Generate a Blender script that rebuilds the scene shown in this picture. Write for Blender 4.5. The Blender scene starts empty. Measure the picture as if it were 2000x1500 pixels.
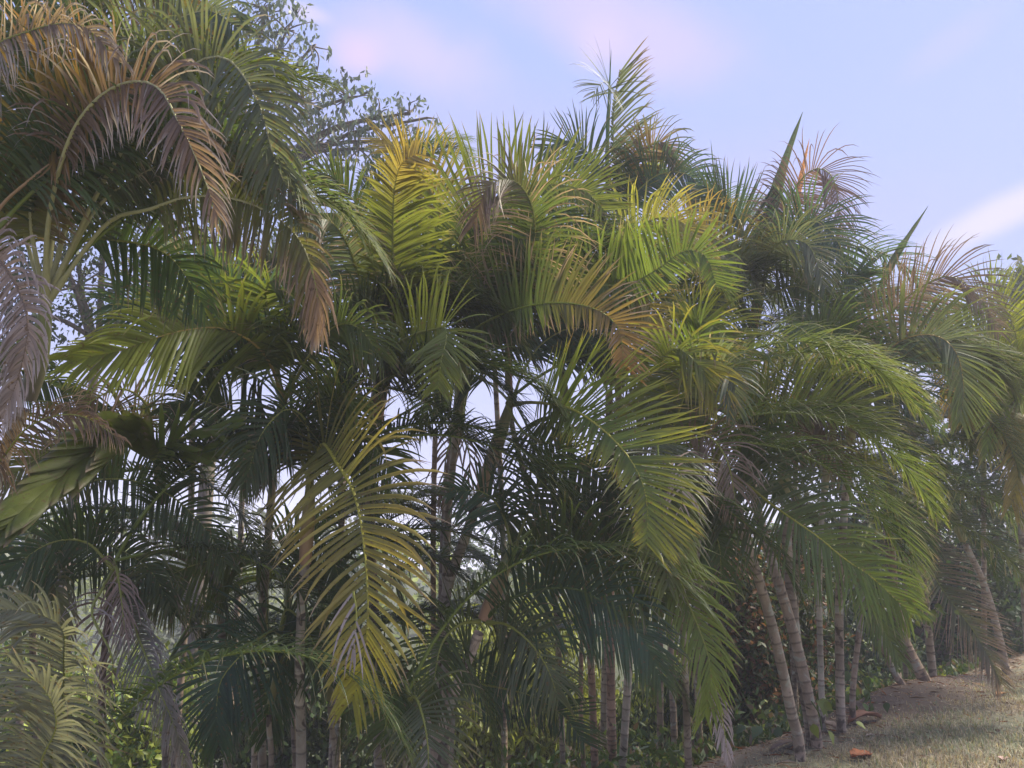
import bpy, math, random
import numpy as np
from mathutils import Vector, Matrix
R = math.radians
random.seed(7); rng = np.random.default_rng(7)
scene = bpy.context.scene
col = scene.collection

# ------------------------------------------------------------------ camera
F = 1500.0                      # focal length in pixels of a 2000 px wide picture
PITCH = R(12)
CAM = np.array([0.0, 0.0, 1.6])
cam_d = bpy.data.cameras.new('camera'); cam = bpy.data.objects.new('camera', cam_d); col.objects.link(cam)
cam.location = CAM; cam.rotation_euler = (math.pi/2 + PITCH, 0, 0)
cam_d.sensor_width = 36; cam_d.lens = 36*F/2000; cam_d.clip_end = 2000; cam_d.clip_start = 0.05
scene.camera = cam
FWD = np.array([0, math.cos(PITCH), math.sin(PITCH)]); UP = np.array([0, -math.sin(PITCH), math.cos(PITCH)]); RT = np.array([1.0, 0, 0])
def pdir(px, py): return RT*(px-1000)/F + UP*(750-py)/F + FWD
def P(px, py, d): return CAM + pdir(px, py)*d

# ------------------------------------------------------------------ world and sun
SUN_EL, SUN_AZ = R(54), R(72)          # high on the right, a little beyond the palms, veiled by thin cloud
w = bpy.data.worlds.new('World'); scene.world = w; w.use_nodes = True
nt = w.node_tree; nt.nodes.clear()
def N(t, **k):
    n = nt.nodes.new(t)
    for a, b in k.items(): setattr(n, a, b)
    return n
def L(a, b): nt.links.new(a, b)
def M_(op, a, b=None, c=None):
    n = N('ShaderNodeMath', operation=op)
    for i, v in enumerate((a, b, c)):
        if v is None: continue
        if isinstance(v, (int, float)): n.inputs[i].default_value = v
        else: L(v, n.inputs[i])
    return n.outputs[0]
tc = N('ShaderNodeTexCoord')
sky = N('ShaderNodeTexSky', sky_type='NISHITA'); sky.sun_disc = False
sky.sun_elevation = SUN_EL; sky.sun_rotation = SUN_AZ; sky.air_density = 1.2; sky.dust_density = 2.5; sky.ozone_density = 2
mixs = N('ShaderNodeMixRGB'); mixs.inputs[0].default_value = 0.97
L(sky.outputs[0], mixs.inputs[1])
sep = N('ShaderNodeSeparateXYZ'); L(tc.outputs['Generated'], sep.inputs[0])
grad = N('ShaderNodeValToRGB'); L(sep.outputs[2], grad.inputs[0])
SK = 2.82
grad.color_ramp.elements[0].position = 0.0; grad.color_ramp.elements[0].color = (1.15, 1.15, 1.4, 1)
grad.color_ramp.elements[1].position = 0.75; grad.color_ramp.elements[1].color = (0.42, 0.53, 0.98, 1)
e = grad.color_ramp.elements.new(0.10); e.color = (0.72, 0.74, 1.10, 1)
e = grad.color_ramp.elements.new(0.28); e.color = (0.50, 0.57, 0.98, 1)
sc_ = N('ShaderNodeVectorMath', operation='SCALE'); sc_.inputs['Scale'].default_value = SK; L(grad.outputs[0], sc_.inputs[0])
L(sc_.outputs[0], mixs.inputs[2])
cur = mixs.outputs[0]
noi = N('ShaderNodeTexNoise'); noi.inputs['Scale'].default_value = 5.0; noi.inputs['Detail'].default_value = 6; noi.inputs['Roughness'].default_value = 0.55
L(tc.outputs['Generated'], noi.inputs['Vector'])
def cloud(px, py, rx, ry, ang, colr, amt, soft=0.9, ns=0.9):
    global cur
    c = pdir(px, py); c = c/np.linalg.norm(c)
    a = R(ang)
    u = RT*math.cos(a) + UP*math.sin(a); u = u - c*np.dot(u, c); u /= np.linalg.norm(u)
    v = np.cross(c, u)
    sub = N('ShaderNodeVectorMath', operation='SUBTRACT'); L(tc.outputs['Generated'], sub.inputs[0]); sub.inputs[1].default_value = tuple(c)
    du = N('ShaderNodeVectorMath', operation='DOT_PRODUCT'); L(sub.outputs[0], du.inputs[0]); du.inputs[1].default_value = tuple(u*F/rx)
    dv = N('ShaderNodeVectorMath', operation='DOT_PRODUCT'); L(sub.outputs[0], dv.inputs[0]); dv.inputs[1].default_value = tuple(v*F/ry)
    r2 = M_('ADD', M_('POWER', M_('ABSOLUTE', du.outputs['Value']), 2.0), M_('POWER', M_('ABSOLUTE', dv.outputs['Value']), 2.0))
    rr = M_('ADD', M_('SQRT', r2), M_('MULTIPLY', M_('SUBTRACT', noi.outputs[0], 0.5), ns))
    mr = N('ShaderNodeMapRange', interpolation_type='SMOOTHSTEP'); L(rr, mr.inputs[0])
    mr.inputs[1].default_value = 1.0; mr.inputs[2].default_value = 1.0-soft; mr.inputs[3].default_value = 0; mr.inputs[4].default_value = amt
    mx = N('ShaderNodeMixRGB'); L(mr.outputs[0], mx.inputs[0]); L(cur, mx.inputs[1])
    mx.inputs[2].default_value = (colr[0]*SK, colr[1]*SK, colr[2]*SK, 1); cur = mx.outputs[0]
cloud(1150, 330, 900, 190, -8, (0.60, 0.58, 0.98), 0.5)
cloud(820, 110, 230, 95, -18, (0.74, 0.66, 0.98), 0.75, 0.8, 1.2)
cloud(700, 110, 75, 60, 0, (0.86, 0.68, 0.92), 0.7, 0.9, 0.8)
cloud(1220, 60, 330, 120, -25, (0.72, 0.64, 0.98), 0.8, 0.9, 1.2)
cloud(1180, 80, 60, 60, 0, (0.80, 0.68, 0.98), 0.5)
cloud(600, 25, 60, 22, -15, (0.80, 0.72, 0.98), 0.7)
cloud(1960, 415, 190, 42, 27, (0.80, 0.76, 0.98), 0.95, 0.8, 0.5)
cloud(1850, 90, 120, 40, 35, (0.62, 0.62, 0.99), 0.4)
bg = N('ShaderNodeBackground'); bg.inputs[1].default_value = 0.112; L(cur, bg.inputs[0])
out = N('ShaderNodeOutputWorld'); L(bg.outputs[0], out.inputs[0])
sd = bpy.data.lights.new('sun', 'SUN'); sd.energy = 2.9; sd.angle = R(24); sd.color = (1.0, 0.91, 0.74)
sun = bpy.data.objects.new('sun', sd); col.objects.link(sun)
sdir = np.array([math.sin(SUN_AZ)*math.cos(SUN_EL), math.cos(SUN_AZ)*math.cos(SUN_EL), math.sin(SUN_EL)])
sun.rotation_euler = Vector(sdir).to_track_quat('Z', 'Y').to_euler()
scene.view_settings.view_transform = 'Standard'; scene.view_settings.look = 'None'
scene.view_settings.exposure = 1.74; scene.view_settings.gamma = 1
cy = scene.cycles
cy.max_bounces = 8; cy.diffuse_bounces = 4; cy.glossy_bounces = 2; cy.transmission_bounces = 4; cy.volume_bounces = 0; cy.transparent_max_bounces = 4
cy.use_denoising = True; cy.caustics_reflective = False; cy.caustics_refractive = False

# ------------------------------------------------------------------ materials (pigment comes from the attribute "pigment")
def leaf_material(name, trans=0.35, rough=0.42, spec=0.45, tint=(1.3, 1.22, 0.72), vary=0.25, nscale=14):
    m = bpy.data.materials.new(name); m.use_nodes = True; t = m.node_tree; t.nodes.clear()
    n = t.nodes.new; l = t.links.new
    at = n('ShaderNodeAttribute'); at.attribute_name = 'pigment'
    oi = n('ShaderNodeObjectInfo'); tcn = n('ShaderNodeTexCoord')
    no = n('ShaderNodeTexNoise'); no.inputs['Scale'].default_value = nscale; no.inputs['Detail'].default_value = 3
    l(tcn.outputs['Object'], no.inputs['Vector'])
    hs = n('ShaderNodeHueSaturation')
    a = n('ShaderNodeMath'); a.operation = 'MULTIPLY_ADD'; l(oi.outputs['Random'], a.inputs[0]); a.inputs[1].default_value = 0.03; a.inputs[2].default_value = 0.485
    b = n('ShaderNodeMath'); b.operation = 'MULTIPLY_ADD'; l(no.outputs[0], b.inputs[0]); b.inputs[1].default_value = vary*2; b.inputs[2].default_value = 1-vary
    l(a.outputs[0], hs.inputs['Hue']); l(b.outputs[0], hs.inputs['Value']); l(at.outputs['Color'], hs.inputs['Color'])
    pb = n('ShaderNodeBsdfPrincipled'); pb.inputs['Roughness'].default_value = rough; pb.inputs['Specular IOR Level'].default_value = spec
    sn = n('ShaderNodeTexNoise'); sn.inputs['Scale'].default_value = 55; sn.inputs['Detail'].default_value = 4; l(tcn.outputs['Object'], sn.inputs['Vector'])
    sr = n('ShaderNodeMapRange'); sr.inputs[1].default_value = 0.60; sr.inputs[2].default_value = 0.68; sr.inputs[4].default_value = 0.8; l(sn.outputs[0], sr.inputs[0])
    sm = n('ShaderNodeMixRGB'); sm.inputs[2].default_value = (0.16, 0.10, 0.045, 1); l(sr.outputs[0], sm.inputs[0]); l(hs.outputs[0], sm.inputs[1]); hs = sm
    l(hs.outputs[0], pb.inputs['Base Color'])
    mx = n('ShaderNodeMixShader'); mx.inputs[0].default_value = trans
    tr = n('ShaderNodeBsdfTranslucent'); mu = n('ShaderNodeMixRGB'); mu.blend_type = 'MULTIPLY'; mu.inputs[0].default_value = 1
    mu.inputs[2].default_value = (*tint, 1); l(hs.outputs[0], mu.inputs[1]); l(mu.outputs[0], tr.inputs[0])
    l(pb.outputs[0], mx.inputs[1]); l(tr.outputs[0], mx.inputs[2])
    o = n('ShaderNodeOutputMaterial'); l(mx.outputs[0], o.inputs[0]); return m
def solid_material(name, rough=0.75, nscale=20, vary=0.35, bump=0.4, stretch=(1, 1, 1), spec=0.3, blotch=False):
    m = bpy.data.materials.new(name); m.use_nodes = True; t = m.node_tree; t.nodes.clear()
    n = t.nodes.new; l = t.links.new
    at = n('ShaderNodeAttribute'); at.attribute_name = 'pigment'; tcn = n('ShaderNodeTexCoord')
    mp = n('ShaderNodeMapping'); mp.inputs['Scale'].default_value = stretch; l(tcn.outputs['Object'], mp.inputs[0])
    no = n('ShaderNodeTexNoise'); no.inputs['Scale'].default_value = nscale; no.inputs['Detail'].default_value = 8; no.inputs['Roughness'].default_value = 0.65
    l(mp.outputs[0], no.inputs['Vector'])
    hs = n('ShaderNodeHueSaturation'); b = n('ShaderNodeMath'); b.operation = 'MULTIPLY_ADD'
    l(no.outputs[0], b.inputs[0]); b.inputs[1].default_value = vary*2; b.inputs[2].default_value = 1-vary
    l(b.outputs[0], hs.inputs['Value']); l(at.outputs['Color'], hs.inputs['Color'])
    pb = n('ShaderNodeBsdfPrincipled'); pb.inputs['Roughness'].default_value = rough; pb.inputs['Specular IOR Level'].default_value = spec
    if blotch:
        bn = n('ShaderNodeTexNoise'); bn.inputs['Scale'].default_value = 9; bn.inputs['Detail'].default_value = 5; bn.inputs['Distortion'].default_value = 0.8; l(tcn.outputs['Object'], bn.inputs['Vector'])
        for lo, hi, cc, k in ((0.56, 0.63, (0.36, 0.37, 0.31, 1), 0.75), (0.42, 0.36, (0.06, 0.045, 0.035, 1), 0.8)):
            br = n('ShaderNodeMapRange'); br.inputs[1].default_value = lo; br.inputs[2].default_value = hi; br.inputs[4].default_value = k; l(bn.outputs[0], br.inputs[0])
            bm = n('ShaderNodeMixRGB'); bm.inputs[2].default_value = cc; l(br.outputs[0], bm.inputs[0]); l(hs.outputs[0], bm.inputs[1]); hs = bm
    l(hs.outputs[0], pb.inputs['Base Color'])
    bp = n('ShaderNodeBump'); bp.inputs['Strength'].default_value = bump; bp.inputs['Distance'].default_value = 0.01; l(no.outputs[0], bp.inputs['Height']); l(bp.outputs[0], pb.inputs['Normal'])
    o = n('ShaderNodeOutputMaterial'); l(pb.outputs[0], o.inputs[0]); return m
M_LEAF = leaf_material('palm_leaflet', trans=0.5)
M_DRY = leaf_material('dry_leaflet', trans=0.3, rough=0.7, spec=0.2, tint=(1.2, 1.0, 0.8))
M_TREE = leaf_material('tree_leaf', trans=0.35, rough=0.5, vary=0.4, nscale=3)
M_RIB = solid_material('palm_midrib', rough=0.45, nscale=30, vary=0.2, bump=0.1)
M_TRUNK = solid_material('palm_trunk', rough=0.8, nscale=26, vary=0.5, bump=0.7, stretch=(1, 1, 0.6), blotch=True)
M_SHAFT = solid_material('crownshaft', rough=0.5, nscale=12, vary=0.35, bump=0.15, stretch=(1, 1, 0.15))
M_BARK = solid_material('bark', rough=0.9, nscale=10, vary=0.5, bump=0.8)
M_GROUND = solid_material('ground_soil', rough=0.95, nscale=9, vary=0.45, bump=0.9)
M_GRASS = leaf_material('grass_blade', trans=0.3, rough=0.6, vary=0.35, nscale=4)

# ------------------------------------------------------------------ mesh helpers
def mesh_obj(name, V, faces, C, mat, parent=None, smooth=True):
    """V (n,3); faces: int array (m,4) or (m,3); C (n,3) pigment per vertex"""
    V = np.asarray(V, dtype=np.float32); faces = np.asarray(faces, dtype=np.int32)
    me = bpy.data.meshes.new(name); k = faces.shape[1]; m = faces.shape[0]
    me.vertices.add(len(V)); me.vertices.foreach_set('co', V.ravel())
    me.loops.add(m*k); me.loops.foreach_set('vertex_index', faces.ravel())
    me.polygons.add(m); me.polygons.foreach_set('loop_start', np.arange(0, m*k, k, dtype=np.int32))
    try: me.polygons.foreach_set('loop_total', np.full(m, k, dtype=np.int32))
    except Exception: pass
    me.update(calc_edges=True)
    if smooth: me.polygons.foreach_set('use_smooth', np.ones(m, dtype=bool))
    a = me.color_attributes.new('pigment', 'FLOAT_COLOR', 'POINT')
    cc = np.ones((len(V), 4), dtype=np.float32); cc[:, :3] = np.clip(C, 0, 1); a.data.foreach_set('color', cc.ravel())
    me.materials.append(mat)
    o = bpy.data.objects.new(name, me); col.objects.link(o)
    if parent is not None: o.parent = parent
    return o
def tag(o, label=None, cat=None, group=None, kind=None):
    if label: o['label'] = label
    if cat: o['category'] = cat
    if group: o['group'] = group
    if kind: o['kind'] = kind
    return o
def empty(name, loc):
    o = bpy.data.objects.new(name, None); col.objects.link(o); o.location = tuple(loc); o.empty_display_size = 0.2; return o
def norm(v): return v/np.maximum(np.linalg.norm(v, axis=-1, keepdims=True), 1e-9)
def spline(pts, n):
    """centripetal-ish Catmull-Rom through pts, resampled by arc length to n points"""
    pts = np.asarray(pts, float)
    if len(pts) == 2: pts = np.array([pts[0], (pts[0]+pts[1])/2, pts[1]])
    p = np.vstack([2*pts[0]-pts[1], pts, 2*pts[-1]-pts[-2]]); o = []
    for i in range(1, len(p)-2):
        t = np.linspace(0, 1, 12, endpoint=False)[:, None]
        a, b, c, d = p[i-1], p[i], p[i+1], p[i+2]
        o.append(0.5*((2*b)+(-a+c)*t+(2*a-5*b+4*c-d)*t**2+(-a+3*b-3*c+d)*t**3))
    o = np.vstack(o+[pts[-1:]])
    s = np.concatenate([[0], np.cumsum(np.linalg.norm(np.diff(o, axis=0), axis=1))]); u = np.linspace(0, s[-1], n)
    return np.stack([np.interp(u, s, o[:, k]) for k in range(3)], 1), s[-1]
def tube(path, rad, colr, sides=6):
    path = np.asarray(path, float); n = len(path); T = norm(np.gradient(path, axis=0))
    ref = np.array([0.3, -1.0, 0.2]) if abs(T[0][2]) > 0.5 else np.array([0, 0, 1.0])
    A = norm(np.cross(T, ref)); B = np.cross(T, A)
    th = np.linspace(0, 2*math.pi, sides, endpoint=False)
    rad = np.broadcast_to(np.asarray(rad, float), (n,))
    V = path[:, None]+rad[:, None, None]*(A[:, None]*np.cos(th)[None, :, None]+B[:, None]*np.sin(th)[None, :, None])
    i = np.arange(n-1)[:, None]; j = np.arange(sides)[None]; j2 = (j+1) % sides
    Fq = np.stack([i*sides+j, i*sides+j2, (i+1)*sides+j2, (i+1)*sides+j], -1).reshape(-1, 4)
    colr = np.asarray(colr, float)
    C = np.repeat(np.broadcast_to(colr, (n, 3)), sides, axis=0)
    return V.reshape(-1, 3), Fq, C
def join(parts):
    Vs, Fs, Cs, k = [], [], [], 0
    for V, Fq, C in parts: Vs.append(V); Fs.append(Fq+k); Cs.append(C); k += len(V)
    return np.vstack(Vs), np.vstack(Fs), np.vstack(Cs)

# ------------------------------------------------------------------ pigments
G = dict(
    green=(0.080, 0.118, 0.034), bright=(0.130, 0.168, 0.034), lime=(0.21, 0.255, 0.04), gold=(0.36, 0.265, 0.075),
    yellow=(0.31, 0.29, 0.045), orange=(0.27, 0.155, 0.05), brown=(0.150, 0.105, 0.068), dry=(0.29, 0.215, 0.17), tan=(0.32, 0.21, 0.12),
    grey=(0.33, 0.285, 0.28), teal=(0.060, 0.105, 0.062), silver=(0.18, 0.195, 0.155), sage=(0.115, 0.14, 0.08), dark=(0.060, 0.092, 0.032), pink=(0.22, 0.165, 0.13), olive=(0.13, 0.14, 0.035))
G = {k: np.array(v) for k, v in G.items()}

# ------------------------------------------------------------------ palm frond
TOCAM = np.array([0, -1.0, -0.12])
def frond_arrays(pts, L=0.45, n=38, N0=None, v=16, base='green', tip='green', tipfrom=0.6, dry=0.12, drych=0.35, drycol='dry', droop=0.5,
                 width=0.021, bare=0.18, sides=(1.0, 1.0), a0=80, a1=26, along=None, rnd=1.0, seed=0, curl=0.0, roll=0, K=6, missing=0.05, endL=0.35, gap=1.0):
    r = np.random.default_rng(abs(int(seed)))
    path, ln = spline(pts, 60)
    T = norm(np.gradient(path, axis=0))
    if N0 is None:            # dorsal side carried along the arch
        n_ = np.array([0, 0, 1.0])-T[0]*T[0][2]
        if np.linalg.norm(n_) < 0.05: n_ = np.array([0, -1.0, 0])
        Ns = [n_/np.linalg.norm(n_)]
        for i in range(1, len(T)):
            q = Ns[-1]-T[i]*np.dot(Ns[-1], T[i]); Ns.append(q/np.linalg.norm(q))
        Nn = np.array(Ns)
    else:
        N0 = np.asarray(N0, float); Nn = norm(N0[None]-T*(T@N0)[:, None])
    S = np.cross(T, Nn)
    if roll:
        a = R(roll); Nn, S = Nn*math.cos(a)+S*math.sin(a), S*math.cos(a)-Nn*math.sin(a)
    if S[10:50, 2].mean() < -0.3: sides = (sides[1], sides[0])      # sides = (upper, lower)
    Vs, Fs, Cs, k0 = [], [], [], 0
    for sg, lm in ((1, sides[0]), (-1, sides[1])):
        if lm <= 0: continue
        s = np.linspace(bare, 0.995, n)+r.normal(0, 0.16/n, n)*rnd; s = np.clip(s, bare, 1)
        keep = r.random(n) > missing
        for _ in range(int(r.integers(0, 3)) if missing > 0 else 0):
            g0 = int(r.integers(n//5, n)); keep[g0:g0+int(r.integers(1, 3))] = False       # torn gaps
        s = s[keep]; m = len(s)
        f = s*59; i = np.clip(f.astype(int), 0, 58); fr = (f-i)[:, None]
        p0 = path[i]*(1-fr)+path[i+1]*fr; t_ = norm(T[i]*(1-fr)+T[i+1]*fr); nn = norm(Nn[i]*(1-fr)+Nn[i+1]*fr); ss = norm(S[i]*(1-fr)+S[i+1]*fr)
        q = (s-bare)/(1-bare)
        ang = np.radians(a0+(a1-a0)*q**1.25+r.normal(0, 2.2, m)*rnd)
        vv = np.radians(v+r.normal(0, 4.5, m)*rnd)
        d0 = np.cos(ang)[:, None]*t_+np.sin(ang)[:, None]*(sg*ss*np.cos(vv)[:, None]+nn*np.sin(vv)[:, None])
        prof = np.where(q < 0.25, 0.6+0.4*np.sin(q/0.25*math.pi/2), 1-(1-endL)*((q-0.25)/0.75)**1.8)
        ll = L*lm*prof*(1+r.normal(0, 0.06, m)*rnd)
        tt = np.linspace(0, 1, K+1)
        dr = droop*(1+r.normal(0, 0.25, m)*rnd)
        wild = (r.random(m) < 0.07*rnd); dr = np.where(wild, dr*2.2+0.3, dr)
        noise = r.normal(0, 1, (m, 3))*(0.11+0.35*(r.random((m, 1)) < 0.06))*rnd; noise2 = r.normal(0, 1, (m, 3))*curl
        d = d0[:, None]+(1.5*tt**1.9)[None, :, None]*(np.array([0, 0, -1.0])[None, None]*dr[:, None, None]+noise[:, None])+np.sin(tt*5+1)[None, :, None]*noise2[:, None]*tt[None, :, None]
        d = norm(d); step = ll[:, None]/K
        pos = p0[:, None]+np.concatenate([np.zeros((m, 1, 3)), np.cumsum((d[:, :-1]+d[:, 1:])/2*step[:, :, None], 1)], 1)
        tw = np.radians(r.normal(0, 9, m)*rnd)[:, None, None]
        nt_ = nn[:, None]*np.cos(tw)+np.cross(d, nn[:, None]*np.ones_like(d))*np.sin(tw)
        W = norm(np.cross(nt_, d)); Fn = np.cross(d, W)
        wp = np.interp(tt, [0, 0.12, 0.35, 0.7, 0.9, 1], [0.95, 1.0, 1, 0.78, 0.38, 0.02])
        ww = width*(0.55+0.45*np.clip(prof, 0, 1))*(1+r.normal(0, 0.1, m)*rnd)
        dl = np.where(r.random(m) < drych, dry*(0.4+1.6*r.random(m)), dry*0.15)       # dried length at the tip
        isdry = np.clip((tt[None]-(1-dl[:, None]))/0.06+0.5, 0, 1)
        hw = (ww[:, None]*wp[None]/2*(1-0.5*isdry))[:, :, None]
        V = np.stack([pos-W*hw, pos+Fn*hw*0.45, pos+W*hw], 2)       # m,K+1,3,3
        cb, ct = G[base], G[tip]
        mixv = np.clip((tt[None]*0.55+q[:, None]*0.45-tipfrom)/(1.001-tipfrom)*1.2, 0, 1)*(0.7+0.6*r.random(m))[:, None]; mixv = np.clip(mixv, 0, 1)[:, :, None]
        C = cb*(1-mixv)+ct*mixv
        if along is not None:
            c2, lo, hi = along; z = np.clip((q-lo)/(hi-lo), 0, 1)[:, None, None]; C = C*(1-z)+G[c2]*z
        C = C*(0.8+0.4*r.random(m))[:, None, None]
        C = C*(1-isdry[:, :, None])+G[drycol]*(0.75+0.5*r.random(m))[:, None, None]*isdry[:, :, None]
        C3 = np.repeat(C[:, :, None], 3, 2); C3[:, :, 1] *= 1.12
        a = np.arange(m)[:, None, None]*(K+1)*3; b = np.arange(K)[None, :, None]*3; c = np.arange(2)[None, None]
        v0 = a+b+c; Fq = np.stack([v0, v0+1, v0+4, v0+3], -1).reshape(-1, 4)
        Vs.append(V.reshape(-1, 3)); Fs.append(Fq+k0); Cs.append(C3.reshape(-1, 3)); k0 += m*(K+1)*3
    return (np.vstack(Vs), np.vstack(Fs), np.vstack(Cs)), path, ln

def add_frond(parent, origin, pts, ribcol=None, name='frond', label=None, ribr=0.011, mat=None, **kw):
    pts = np.asarray(pts, float)-origin
    (V, Fq, C), path, ln = frond_arrays(pts, **kw)
    o = mesh_obj(name, V, Fq, C, mat or M_LEAF, parent)
    if label: o['label'] = label
    rc = G[ribcol] if ribcol is not None else G['lime']*0.8+G['tan']*0.2
    rad = ribr*np.linspace(1, 0.16, 30)*np.where(np.linspace(0, 1, 30) < 0.08, 1.5, 1)
    pp, _ = spline(path[::3], 30); V2, F2, C2 = tube(pp, rad, rc, 6)
    mesh_obj('midrib', V2, F2, C2, M_RIB, o); return o

# shared filler fronds, growing from the origin out along +X and arching over
VAR = {}
def filler_mesh(key):
    if key in VAR: return VAR[key]
    style, var = key; r = random.Random(hash((len(style), var))+var*13)
    el0 = {'up': 80, 'mid': 62, 'low': 35, 'hang': 10}[style.split('_')[0]]+r.uniform(-7, 7)
    el1 = {'up': -10, 'mid': -50, 'low': -70, 'hang': -86}[style.split('_')[0]]+r.uniform(-12, 12)
    pal = style.split('_')[1]; p = np.zeros(3); pts = [p.copy()]; ln = 1.9
    side = r.uniform(-0.25, 0.25)
    for i in range(10):
        e_ = R(el0+(el1-el0)*(i/9)**1.25); az = side*(i/9)**2
        p = p+np.array([math.cos(e_)*math.cos(az), math.cos(e_)*math.sin(az), math.sin(e_)])*ln/10; pts.append(p.copy())
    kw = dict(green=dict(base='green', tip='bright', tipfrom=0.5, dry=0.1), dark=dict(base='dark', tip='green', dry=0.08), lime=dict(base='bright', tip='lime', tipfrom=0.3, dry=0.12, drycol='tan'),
              gold=dict(base='olive', tip='gold', tipfrom=0.2, dry=0.2, drych=0.6), teal=dict(base='teal', tip='green', dry=0.05), sage=dict(base='sage', tip='sage', dry=0.15),
              dry=dict(base='brown', tip='dry', tipfrom=0.1, dry=0.6, drych=0.9, droop=1.6, curl=0.25, width=0.011, missing=0.2))[pal]
    kw = dict(dict(L=0.44, n=96, width=0.0118, droop=0.6, seed=var*7+len(style)), **kw)
    (V, Fq, C), path, _ = frond_arrays(pts, **kw)
    o = mesh_obj('frond', V, Fq, C, M_DRY if pal == 'dry' else M_LEAF)
    rc = G['tan'] if pal in ('dry', 'gold') else G['lime']*0.5+G['green']*0.5
    V2, F2, C2 = tube(path[::2], 0.011*np.linspace(1, 0.15, 30), rc, 6)
    o2 = mesh_obj('midrib', V2, F2, C2, M_RIB)
    VAR[key] = (o.data, o2.data); bpy.data.objects.remove(o); bpy.data.objects.remove(o2); return VAR[key]
def add_filler(parent, style, var, az, scale=1.0, zoff=0.0, tilt=0.0):
    a, b = filler_mesh((style, var))
    o = bpy.data.objects.new('frond', a); col.objects.link(o); o.parent = parent
    o.matrix_local = Matrix.Translation((0, 0, zoff)) @ Matrix.Rotation(R(az), 4, 'Z') @ Matrix.Rotation(R(tilt), 4, 'X') @ Matrix.Scale(scale, 4)
    r_ = bpy.data.objects.new('midrib', b); col.objects.link(r_); r_.parent = o
    if style.endswith('dry'): o['label'] = 'withered brown frond'
    return o

# ------------------------------------------------------------------ ground shape
E0 = np.array([1.42, 5.45]); E1 = np.array([6.25, 9.98]); ED = (E1-E0)/np.linalg.norm(E1-E0); EN = np.array([ED[1], -ED[0]])   # EN points to the grass side
def gz(x, y):
    s = (x-E0[0])*EN[0]+(y-E0[1])*EN[1]                # + on the lawn, - beyond the palms
    u = (x-E0[0])*ED[0]+(y-E0[1])*ED[1]
    z = 0.17+0.05*np.tanh(s)+0.02*np.clip(s, 0, 4)
    b = np.clip(-s-0.15, 0, None)
    z = z-0.34*b*np.clip(1-b/60, 0.35, 1)*np.clip(1-(u-2)/14, 0.45, 1)
    z = z-0.12*np.clip(-u, 0, 8)*np.clip(1-s*0.25, 0, 1)
    m = np.exp(-(((u-3.4)/1.3)**2+((s+0.15)/0.5)**2)); z = z+0.16*m            # root mound by the leaning trunks
    z = z+0.012*np.sin(x*9+3*np.sin(y*4))*np.cos(y*8+2*np.sin(x*5))+0.007*np.sin(x*23+y*11)*np.sin(y*27-x*6)+0.02*np.sin(x*2.3+y*1.1)*np.cos(y*1.9-x)+0.3*np.sin(x*0.21+1)*np.cos(y*0.17)*np.clip(b/10, 0, 1)
    return np.maximum(z, -9.5+0*z)
xs = np.concatenate([np.linspace(-300, -14, 24), np.linspace(-13.5, 1, 40), np.linspace(1.1, 9, 130), np.linspace(9.5, 20, 24), np.linspace(25, 300, 20)])
ys = np.concatenate([np.linspace(-60, 0, 12), np.linspace(0.4, 3.4, 12), np.linspace(3.5, 12, 130), np.linspace(12.5, 40, 40), np.linspace(45, 400, 24)])
X, Y = np.meshgrid(xs, ys); Z = gz(X, Y)
V = np.stack([X, Y, Z], -1).reshape(-1, 3); ny, nx = X.shape
i = np.arange(ny-1)[:, None]*nx+np.arange(nx-1)[None]; Fq = np.stack([i, i+1, i+1+nx, i+nx], -1).reshape(-1, 4)
sv = ((X-E0[0])*EN[0]+(Y-E0[1])*EN[1]).reshape(-1); uv_ = ((X-E0[0])*ED[0]+(Y-E0[1])*ED[1]).reshape(-1)
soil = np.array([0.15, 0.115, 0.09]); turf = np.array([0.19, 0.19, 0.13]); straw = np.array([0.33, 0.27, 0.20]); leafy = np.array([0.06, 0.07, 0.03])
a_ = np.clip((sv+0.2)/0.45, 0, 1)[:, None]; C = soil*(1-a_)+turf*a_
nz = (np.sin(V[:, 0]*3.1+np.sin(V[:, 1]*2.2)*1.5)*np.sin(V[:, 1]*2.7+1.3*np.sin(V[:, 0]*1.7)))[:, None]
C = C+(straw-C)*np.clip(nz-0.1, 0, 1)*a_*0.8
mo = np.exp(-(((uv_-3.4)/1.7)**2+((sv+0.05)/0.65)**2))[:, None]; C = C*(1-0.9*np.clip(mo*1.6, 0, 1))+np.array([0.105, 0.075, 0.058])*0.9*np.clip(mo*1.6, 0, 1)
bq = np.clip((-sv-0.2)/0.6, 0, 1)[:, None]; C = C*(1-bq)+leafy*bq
tag(mesh_obj('ground', V, Fq, C, M_GROUND), kind='structure')

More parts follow.
